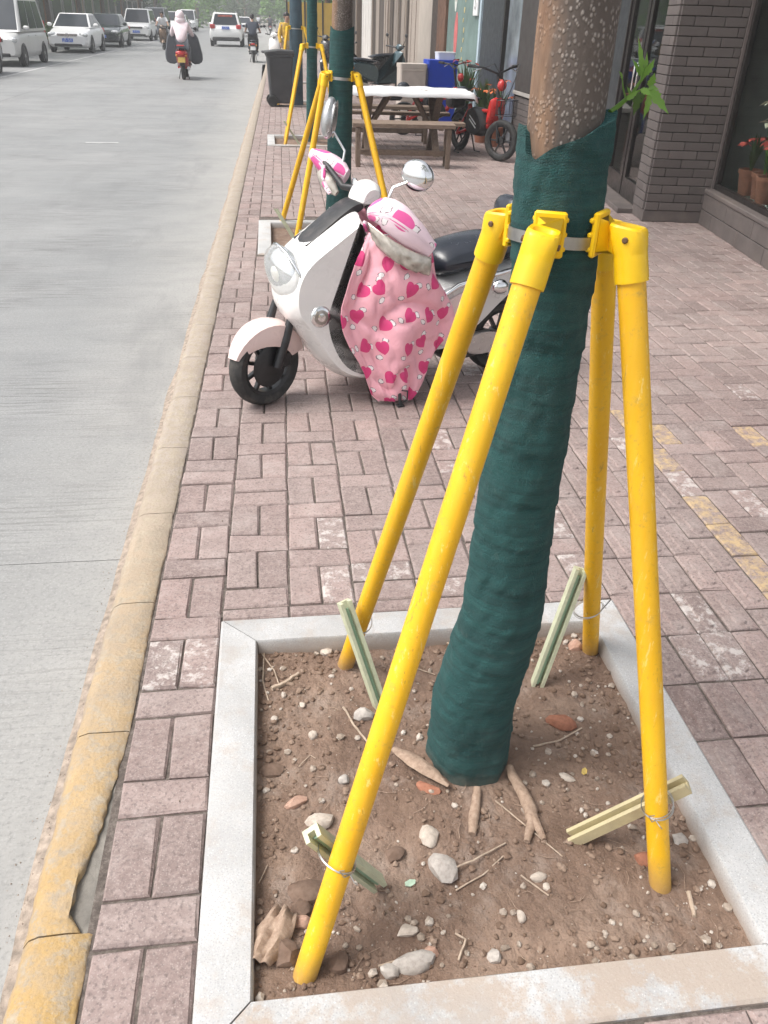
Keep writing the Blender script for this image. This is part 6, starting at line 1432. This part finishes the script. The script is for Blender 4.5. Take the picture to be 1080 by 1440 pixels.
    if S.get('emblem'):
        b = MB(); c = Vector((xf+.04, 0, zl-.02)); b.tube([c+Vector((0, .075*math.cos(k*.3927), .075*math.sin(k*.3927))) for k in range(17)], .010, 6, cap=False)
        b.tube([c+Vector((0, -.03, .062)), c+Vector((0, 0, .01)), c+Vector((0, .03, .062))], .008, 6); b.tube([c+Vector((0, -.065, .02)), c+Vector((0, -.032, -.058)), c+Vector((0, 0, .0)), c+Vector((0, .032, -.058)), c+Vector((0, .065, .02))], .008, 6); b.build('emblem', M['chrome'], t, smooth=True)
    if S.get('rails'):
        for s in (-1, 1): b = MB(); b.tube([(xt0+.1, s*wt*.9, zt), (xt0+.25, s*wt*.92, zt+.06), (xt1-.25, s*wt*.92, zt+.06), (xt1-.1, s*wt*.9, zt)], .016, 6); b.build('roof_rail', M['silver'], t, smooth=True)
    return t
SEDAN = dict(W=1.74, secs=[(-2.2, .34, .70, .84), (-2.08, .24, .94, .95), (-1.5, .2, .98, .99), (-.3, .19, .96, 1.0), (.95, .19, .93, 1.0), (1.6, .2, .84, .98), (2.05, .24, .74, .93), (2.2, .32, .64, .82)], cab=(-1.72, 1.02, -1.05, .22, .93, 1.46, .80, .60), axles=(-1.30, 1.34), front=2.17, rear=-2.19, emblem=True)
VAN = dict(W=1.66, secs=[(-2.05, .36, .92, .95), (-1.95, .26, .98, 1.0), (0, .25, .98, 1.0), (1.25, .25, .97, 1.0), (1.75, .27, .90, .97), (2.02, .32, .74, .86)], cab=(-2.0, 1.50, -1.88, .72, .95, 1.90, .815, .66), axles=(-1.28, 1.38), front=2.0, rear=-2.06, zl=.74, zp=.50, panes=3, cat='van', wr=.30, zt=1.05, th=.4)
MPV = dict(VAN, W=1.74, cab=(-2.0, 1.35, -1.85, .55, .95, 1.76, .85, .68)); 
SUV = dict(W=1.84, secs=[(-2.2, .42, .88, .94), (-2.08, .30, 1.04, 1.0), (-.3, .28, 1.04, 1.0), (.95, .28, 1.02, 1.0), (1.7, .3, .94, .98), (2.15, .36, .74, .88)], cab=(-2.12, 1.05, -1.82, .25, 1.0, 1.68, .86, .66), axles=(-1.30, 1.38), front=2.12, rear=-2.2, zt=1.0, th=.22, rails=True, wr=.35, zrp=.94)
FC = -math.pi/2; PG = 'vehicles parked along the far kerb'
car('dark car cut by the left edge, ahead of the silver van', (-8.3, 25.55, ROAD_Z), FC, SEDAN, M['car_green'], PG)
car('silver minivan parked at the left edge of the picture', (-8.42, 31.95, ROAD_Z), FC, VAN, M['car_silver'], PG)
car('white sedan with blue plate behind the silver minivan', (-8.32, 43.0, ROAD_Z), FC, SEDAN, M['car_white'], PG)
car('dark green sedan parked behind the white sedan', (-8.2, 50.7, ROAD_Z), FC, dict(SEDAN, emblem=False), M['car_green'], PG)
car('white multi purpose van behind the dark green sedan', (-8.15, 63.0, ROAD_Z), FC, MPV, M['car_white'], PG)
car('grey van parked behind the white multi purpose van', (-8.1, 72.5, ROAD_Z), FC, VAN, M['car_grey'], PG)
car('white hatchback in the far parked row behind the pink rider', (-8.0, 80.5, ROAD_Z), FC, dict(SUV, rails=False), M['car_white'], PG)
car('silver car far back in the parked row', (-7.9, 88.5, ROAD_Z), FC, dict(SEDAN, emblem=False), M['car_silver'], PG)
car('farthest white van of the parked row', (-7.8, 98, ROAD_Z), FC, VAN, M['car_white'], PG)
suv = car('white SUV driving away with red tail lights', (-2.28, 56.6, ROAD_Z), math.pi/2, SUV, M['car_white'], None, True)
b = MB(); b.box((-1.985, 0, 1.52), (.02, .8, .09), Ry(-.43)); b.build('window_sticker', simple('red_sticker', (.55, .12, .08), .5), suv)
car('white car far ahead, just right of the driving SUV', (-1.9, 84, ROAD_Z), math.pi/2, dict(SEDAN, emblem=False), M['car_white'])

# ------------------------------------------------------------------ people
M['skin'] = simple('skin', (.42, .26, .19), .55, 0, .06, 12); M['hair'] = simple('black_hair', (.012, .010, .010), .5, 0, .2, 30); M['shoe'] = simple('dark_shoe', (.03, .03, .03), .6)
def skin_obj(name, J, bones, mat, parent, root, sub=2):
    me = bpy.data.meshes.new(name); bm = bmesh.new(); lay = bm.verts.layers.skin.verify(); vm = {}
    for k, (p, r) in J.items():
        v = bm.verts.new(p); rr = r if isinstance(r, tuple) else (r, r); v[lay].radius = rr; v[lay].use_root = (k == root); vm[k] = v
    for a, c in bones: bm.edges.new((vm[a], vm[c]))
    bm.to_mesh(me); bm.free(); me.materials.append(mat); o = bpy.data.objects.new(name, me); link(o, parent)
    md = o.modifiers.new('skin', 'SKIN'); md.use_smooth_shade = True; ms = o.modifiers.new('smooth', 'SUBSURF'); ms.levels = sub; ms.render_levels = sub
    return o
def person(label, loc, rz, shirt, trousers, pose='ride', long_sleeve=False, hood=None, helmet=None, group=None, look=1):
    t = thing('person', label, 'person', loc, rz, group)
    if pose == 'ride':
        P = dict(pelvis=(.25, 0, .87), waist=(.28, 0, 1.02), chest=(.36, 0, 1.22), neck=(.43, 0, 1.385), jaw=(.465, 0, 1.45), head=(.465, 0, 1.53), crown=(.455, 0, 1.60), nose=(.565, 0, 1.51))
        for s, n_ in ((-1, 'r'), (1, 'l')): P.update({'sh'+n_: (.41, s*.17, 1.33), 'el'+n_: (.60, s*.27, 1.12), 'wr'+n_: (.86, s*.29, 1.05), 'ha'+n_: (.93, s*.30, 1.05), 'hip'+n_: (.30, s*.10, .85), 'kn'+n_: (.70, s*.15, .76), 'an'+n_: (.68, s*.15, .38), 'to'+n_: (.86, s*.17, .345)})
    else:
        P = dict(pelvis=(0, 0, .86), waist=(0, 0, 1.0), chest=(.01, 0, 1.20), neck=(.01, 0, 1.37), jaw=(.03, 0, 1.44), head=(.03, 0, 1.51), crown=(.02, 0, 1.58), nose=(.13, 0, 1.49))
        for s, n_ in ((-1, 'r'), (1, 'l')): P.update({'sh'+n_: (.0, s*.17, 1.31), 'el'+n_: (-.02, s*.23, 1.05), 'wr'+n_: (.06, s*.23, .84), 'ha'+n_: (.09, s*.23, .77), 'hip'+n_: (0, s*.09, .84), 'kn'+n_: (.02, s*.11, .46), 'an'+n_: (-.01, s*.12, .08), 'to'+n_: (.13, s*.14, .035)})
    Rr = dict(pelvis=.115, waist=.10, chest=.105, neck=.055, jaw=.062, head=(.075, .09), crown=.06, nose=.012); 
    for n_ in 'rl': Rr.update({'sh'+n_: .058, 'el'+n_: .042, 'wr'+n_: .028, 'ha'+n_: (.038, .022), 'hip'+n_: .085, 'kn'+n_: .058, 'an'+n_: .038, 'to'+n_: .034})
    B = [('pelvis', 'waist'), ('waist', 'chest'), ('chest', 'neck'), ('neck', 'jaw'), ('jaw', 'head'), ('head', 'crown'), ('head', 'nose')]
    for n_ in 'rl': B += [('chest', 'sh'+n_), ('sh'+n_, 'el'+n_), ('el'+n_, 'wr'+n_), ('wr'+n_, 'ha'+n_), ('pelvis', 'hip'+n_), ('hip'+n_, 'kn'+n_), ('kn'+n_, 'an'+n_), ('an'+n_, 'to'+n_)]
    J = {k: (Vector(P[k]), Rr[k]) for k in P}
    for n_, s in (('r', -1), ('l', 1)):
        h = Vector(P['ha'+n_]); d = (h-Vector(P['wr'+n_])).normalized(); side = Vector((0, s, 0)) if pose == 'ride' else Vector((1, 0, 0)); dn = Vector((0, 0, -1)) if pose == 'ride' else Vector((0, -s, 0))
        for k in range(4):
            o_ = side*(.024-.016*k); L = (.034, .040, .037, .028)[k]; J['f%s%d' % (n_, k)] = (h+o_+d*L+dn*.008, .0085); J['g%s%d' % (n_, k)] = (h+o_+d*L*1.25+dn*.036, .0075); B += [('ha'+n_, 'f%s%d' % (n_, k)), ('f%s%d' % (n_, k), 'g%s%d' % (n_, k))]
        J['t'+n_] = (Vector(P['wr'+n_]).lerp(h, .6)-side*.034+dn*.012, .0095); J['u'+n_] = (h-side*.040+dn*.034+d*.012, .008); B += [('ha'+n_, 't'+n_), ('t'+n_, 'u'+n_)]
    skin_obj('body', J, B, M['skin'], t, 'pelvis')
    K = ['pelvis', 'waist', 'chest', 'neck']; arms = []
    Js = {k: (Vector(P[k])-(Vector((0, 0, .03)) if k == 'neck' else Vector()), (dict(pelvis=.15, waist=.145, chest=.165, neck=.072)[k],)*2) for k in K}; Bs = [('pelvis', 'waist'), ('waist', 'chest'), ('chest', 'neck')]
    for n_ in 'rl':
        for k in ('sh', 'el') + (('wr',) if long_sleeve else ()): Js[k+n_] = (Vector(P[k+n_]) if (k != 'el' or long_sleeve) else Vector(P['sh'+n_]).lerp(Vector(P['el'+n_]), .75), Rr[k+n_]+.018)
        Bs += [('chest', 'sh'+n_), ('sh'+n_, 'el'+n_)] + ([('el'+n_, 'wr'+n_)] if long_sleeve else [])
    skin_obj('shirt', Js, Bs, shirt, t, 'pelvis')
    Jt = {'pelvis': (Vector(P['pelvis'])-Vector((0, 0, .02)), .14)}; Bt = []
    for n_ in 'rl':
        for k in ('hip', 'kn', 'an'): Jt[k+n_] = (Vector(P[k+n_])+(Vector((0, 0, .03)) if k == 'an' else Vector()), Rr[k+n_]+.02)
        Bt += [('pelvis', 'hip'+n_), ('hip'+n_, 'kn'+n_), ('kn'+n_, 'an'+n_)]
    skin_obj('trousers', Jt, Bt, trousers, t, 'pelvis')
    for n_ in 'rl':
        a, c = Vector(P['an'+n_]), Vector(P['to'+n_]); b = MB(); b.tube([a-(c-a).normalized()*.05*Vector((1, 1, 0)).length*.7+Vector((0, 0, -.02)), a.lerp(c, .5)+Vector((0, 0, -.012)), c+(c-a).normalized()*.03], [.042, .045, .03], 10, flat=.8); b.build('shoe', M['shoe'], t, smooth=True)
    hc = Vector(P['head'])
    if hood:
        b = MB(); rings = []
        b.ball(hc+Vector((-.025, 0, .01)), (.125, .12, .135), 16, 10); b.ball(hc+Vector((-.04, 0, -.10)), (.12, .15, .09), 14, 8); b.build('hood', hood, t, smooth=True, auto=80)
    elif helmet:
        b = MB(); b.ball(hc+Vector((-.01, 0, .03)), (.135, .125, .125), 16, 10); b.build('helmet', helmet, t, smooth=True, auto=80)
    else:
        b = MB(); b.ball(hc+Vector((-.022, 0, .035)), (.098, .088, .095), 16, 10); b.build('hair', M['hair'], t, smooth=True, auto=80)
    for s in (-1, 1):
        b = MB(); b.ball(hc+Vector((.082, s*.032, .0)), (.01, .013, .008), 8, 6); b.build('eye', M['hair'], t, smooth=True)
        b = MB(); b.ball(hc+Vector((0, s*.085, -.01)), (.018, .010, .03), 8, 6); b.build('ear', M['skin'], t, smooth=True)
    b = MB(); b.ball(hc+Vector((.082, 0, -.055)), (.008, .025, .007), 8, 6); b.build('mouth', simple('lips', (.30, .12, .10), .5), t, smooth=True)
    return t
cl = lambda n_, c: simple(n_, c, .85, 0, .12, 10, .25, 40)
def px_at(px, py_ground): g_ = ground(px, py_ground, ROAD_Z); return (g_.x, g_.y, ROAD_Z)
U90 = math.pi/2
# rider in pink, on the red scooter
p = px_at(259, 112); m1 = moped('red scooter ridden by the person in pink on the road', p, U90+.02, M['red_paint'], 11, M['plate_y']); person('person in pale pink hooded jacket riding the red scooter', p, U90+.02, cl('pale_pink_cloth', (.78, .66, .69)), cl('grey_cloth', (.16, .17, .19)), 'ride', True, cl('pink_hood', (.80, .68, .71)))
ap2 = thing('leg_apron', 'dark leg apron flaring on both sides of the red scooter', 'apron', p, U90+.02); dkc = cl('dark_apron_cloth', (.075, .08, .092))
for s in (-1, 1):
    b = MB(); b.pillow(smooth_poly([(s*.10, 1.10), (s*.28, 1.16), (s*.42, 1.06), (s*.47, .85), (s*.54, .52), (s*.47, .36), (s*.22, .34), (s*.12, .55)], 1), .06, .03, y=-.84, steps=7); b.v = [(-q[1], q[0], q[2]) for q in b.v]; b.build('apron_wing', dkc, ap2, smooth=True)
b = MB(); b.box((-.28, 0, .84), (.26, .20, .03), None, .01); b.build('rear_rack', M['red_paint'], m1)
# man in dark shirt on a motorcycle
p = px_at(357, 88); moped('black motorcycle ridden by the person in dark clothes near the kerb', p, U90, M['dk_paint'], 12, M['white_pl']); person('person in navy shirt riding away on the black motorcycle', p, U90, cl('navy_cloth', (.035, .042, .06)), cl('black_cloth', (.018, .018, .02)))
# man in white shirt coming towards us
p = px_at(229, 70); moped('motorcycle coming towards the camera beside the white van', (p[0], p[1]+1.2, p[2]), -U90+.06, simple('bronze_paint', (.16, .10, .06), .3, .3), 13); person('person in white shirt riding towards the camera', (p[0], p[1]+1.2, p[2]), -U90+.06, cl('white_cloth', (.74, .74, .75)), cl('black_cloth2', (.03, .03, .035)))
p = (.45, 98, ROAD_Z); moped('tiny dark scooter far down the road', p, U90, M['dk_paint'], 14); person('distant person in dark clothes riding far down the road', p, U90, cl('dark_cloth', (.04, .04, .05)), cl('dark_cloth2', (.02, .02, .025)))
p = (-.9, 118, ROAD_Z); moped('farthest scooter on the road, left of the distant rider', p, U90, M['car_silver'], 15); person('farthest rider in pale shirt on the road', p, U90, cl('pale_cloth', (.5, .5, .52)), cl('dark_cloth3', (.03, .03, .035)))
p = (-6.2, 70, ROAD_Z); moped('scooter beside the far parked cars, ahead of the white hatchback', p, -U90, M['dk_paint'], 16); person('person in pale yellow riding beside the far parked cars', p, -U90, cl('pale_yellow_cloth', (.62, .58, .34)), cl('dark_cloth4', (.03, .03, .035)))
person('person in yellow top standing at the kerb beyond the bin', (.60, 27.6, 0), -U90+.4, cl('yellow_cloth', (.62, .40, .07)), cl('beige_cloth', (.40, .33, .22)), 'stand', True)

# ------------------------------------------------------------------ the far side of the street and its end
b = MB(); b.box((-15.5, 70, -.02), (8.4, 200, .14)); b.build('left_pavement', M['pav_far'], kind='structure')
def shop_row(label, y0, y1, wall, sign, seed):
    r_ = random.Random(seed); t = thing('shop_building', label, 'building', (-17.0, y0, .05)); L = y1-y0
    part_box(t, 'wall', (-3, L/2, 4), (6, L, 8), wall); n = max(2, int(L/4.5)); w = L/n
    for k in range(n):
        c = (k+.5)*w; sh = part_box(t, 'shop_front', (.03, c, 1.35), (.10, w*.84, 2.6), M['alloy']); part_box(sh, 'glass_pane', (.085, c, 1.4), (.02, w*.74, 2.2), M['car_glass']); part_box(sh, 'sign_board', (.14, c, 3.05), (.2, w*.9, .7), sign[k % len(sign)]); 
        for j in range(2): fr_ = part_box(t, 'window', (.02, c-w*.22+j*w*.44, 5.4), (.08, w*.3, 1.5), M['dark_frame']); part_box(fr_, 'pane', (.07, c-w*.22+j*w*.44, 5.4), (.02, w*.26, 1.35), M['car_glass'])
    part_box(t, 'cornice', (.1, L/2, 8.1), (.5, L+.1, .3), wall); return t
sg = [simple('sign_red', (.45, .05, .04), .6), simple('sign_green', (.06, .22, .12), .6), simple('sign_blue', (.05, .12, .35), .6), simple('sign_cream', (.6, .55, .42), .6)]
shop_row('cream shop building across the road behind the silver minivan', 36, 60, simple('cream_wall', (.42, .38, .32), .85, 0, .1, .6), sg, 1); shop_row('grey shop building across the road behind the white vans', 60.5, 92, simple('grey_wall', (.32, .31, .30), .85, 0, .1, .6), sg[::-1], 2); shop_row('tan shop building at the far end across the road', 92.5, 140, simple('tan_wall', (.38, .30, .23), .85, 0, .1, .6), sg, 3)
BIGC = [crown_mesh('crown', 2600, 3.0, 4.2, .34, M[m_], s_, 34) for m_, s_ in (('leaf', 41), ('leaf_fresh', 42), ('leaf_fresh', 43))]
def road_tree(label, x, y, zc, sc_, k, z0=0, r=.16):
    t = thing('roadside_tree', label, 'tree', (x, y, z0)); b = MB(); b.tube([(0, 0, -.1), (.03, .02, 1.2), (.05, 0, 2.4), (.1, .05, zc)], [r*1.2, r, r*.9, r*.5], 12); b.build('trunk', M['bark'], t, smooth=True)
    for q in range(4):
        a = q*1.6+k; b = MB(); b.tube([(.06, 0, 2.2+.2*q), (math.cos(a)*.8, math.sin(a)*.8, 3.0+.2*q), (math.cos(a)*1.7, math.sin(a)*1.7, 3.9+.2*q)], [.07, .05, .02], 7); b.build('limb', M['bark'], t, smooth=True)
    c = bpy.data.objects.new('crown', BIGC[k % 3]); c.location = (0, 0, zc+.6); c.scale = (sc_,)*3; c.rotation_euler = (0, 0, k*1.1); link(c, t)
LT = ['behind the silver minivan', 'behind the white sedan', 'behind the dark green sedan', 'behind the white multi purpose van', 'behind the grey parked van', 'behind the white parked hatchback', 'at the end of the parked row', 'beyond the parked row']
for k, y in enumerate((38, 46, 54, 63, 72, 82, 93, 106)): road_tree('leafy roadside tree across the road '+LT[k], -11.9, y, 4.2, 1.0, k, .05)
RT = ['above the yellow hoarding panels', 'second behind the yellow hoarding', 'beyond the hoarding on the right pavement', 'farthest on the right pavement']
for k, y in enumerate((50, 60, 72, 88)): road_tree('tall tree '+RT[k], 2.2+.02*y, y, 4.4 if k else 4.0, 1.1, k+1)
ET = ['left of the road', 'above the road centre', 'right of the road centre', 'right of the road', 'far left', 'far right']
for k, (x, y) in enumerate(((-9, 128), (-3, 146), (3.5, 138), (9, 130), (-15, 140), (15, 142))): road_tree('green tree closing the street view, '+ET[k], x, y, 3.0, 1.35, k+2, -.1, .25)
# hedge across the road and the wood that closes the view
def leaf_mass(name, label, x0, x1, y0, y1, z0, z1, n, size, mat, seed):
    r_ = random.Random(seed); b = MB()
    for _ in range(n):
        p = Vector((r_.uniform(x0, x1), r_.uniform(y0, y1), 0)); top = z1*(.72+.28*noise.noise(Vector((p.x*.25, p.y*.25, seed)))); p.z = lerp(z0, top, r_.random()**.8); e = Euler((r_.uniform(-1, 1), r_.uniform(-1, 1), r_.random()*6.28)).to_matrix(); s = size*r_.uniform(.6, 1.3)
        b.add([p+e @ Vector(v) for v in ((0, -s*.5, 0), (s*.34, 0, 0), (0, s*.5, 0), (-s*.34, 0, 0))], [(0, 1, 2, 3)])
    return b.build(name, mat, None, kind='stuff', label=label, cat='foliage')
leaf_mass('roadside_hedge', 'low green hedge running along the far pavement', -11.6, -10.9, 34, 110, .05, 1.3, 9000, .16, M['leaf'], 3)
leaf_mass('distant_wood', 'mass of distant foliage closing off the street', -60, 60, 165, 185, -.1, 14, 9000, 1.3, M['leaf'], 5)

# ------------------------------------------------------------------ haze volume added to lighten the far street and soften contrast
b = MB(); b.box((-2, 90, 7.0), (150, 215, 17.0)); hz = b.build('haze', None, None, kind='stuff', label='thin pale haze added to lighten the far street', cat='haze')
hm = bpy.data.materials.new('haze_air'); hm.use_nodes = True; hn = hm.node_tree; hn.nodes.clear(); ho = hn.nodes.new('ShaderNodeOutputMaterial'); hv = hn.nodes.new('ShaderNodeVolumePrincipled'); hv.inputs['Color'].default_value = (.93, .95, .97, 1); hv.inputs['Density'].default_value = .0024; hn.links.new(hv.outputs[0], ho.inputs['Volume']); hz.data.materials.append(hm)
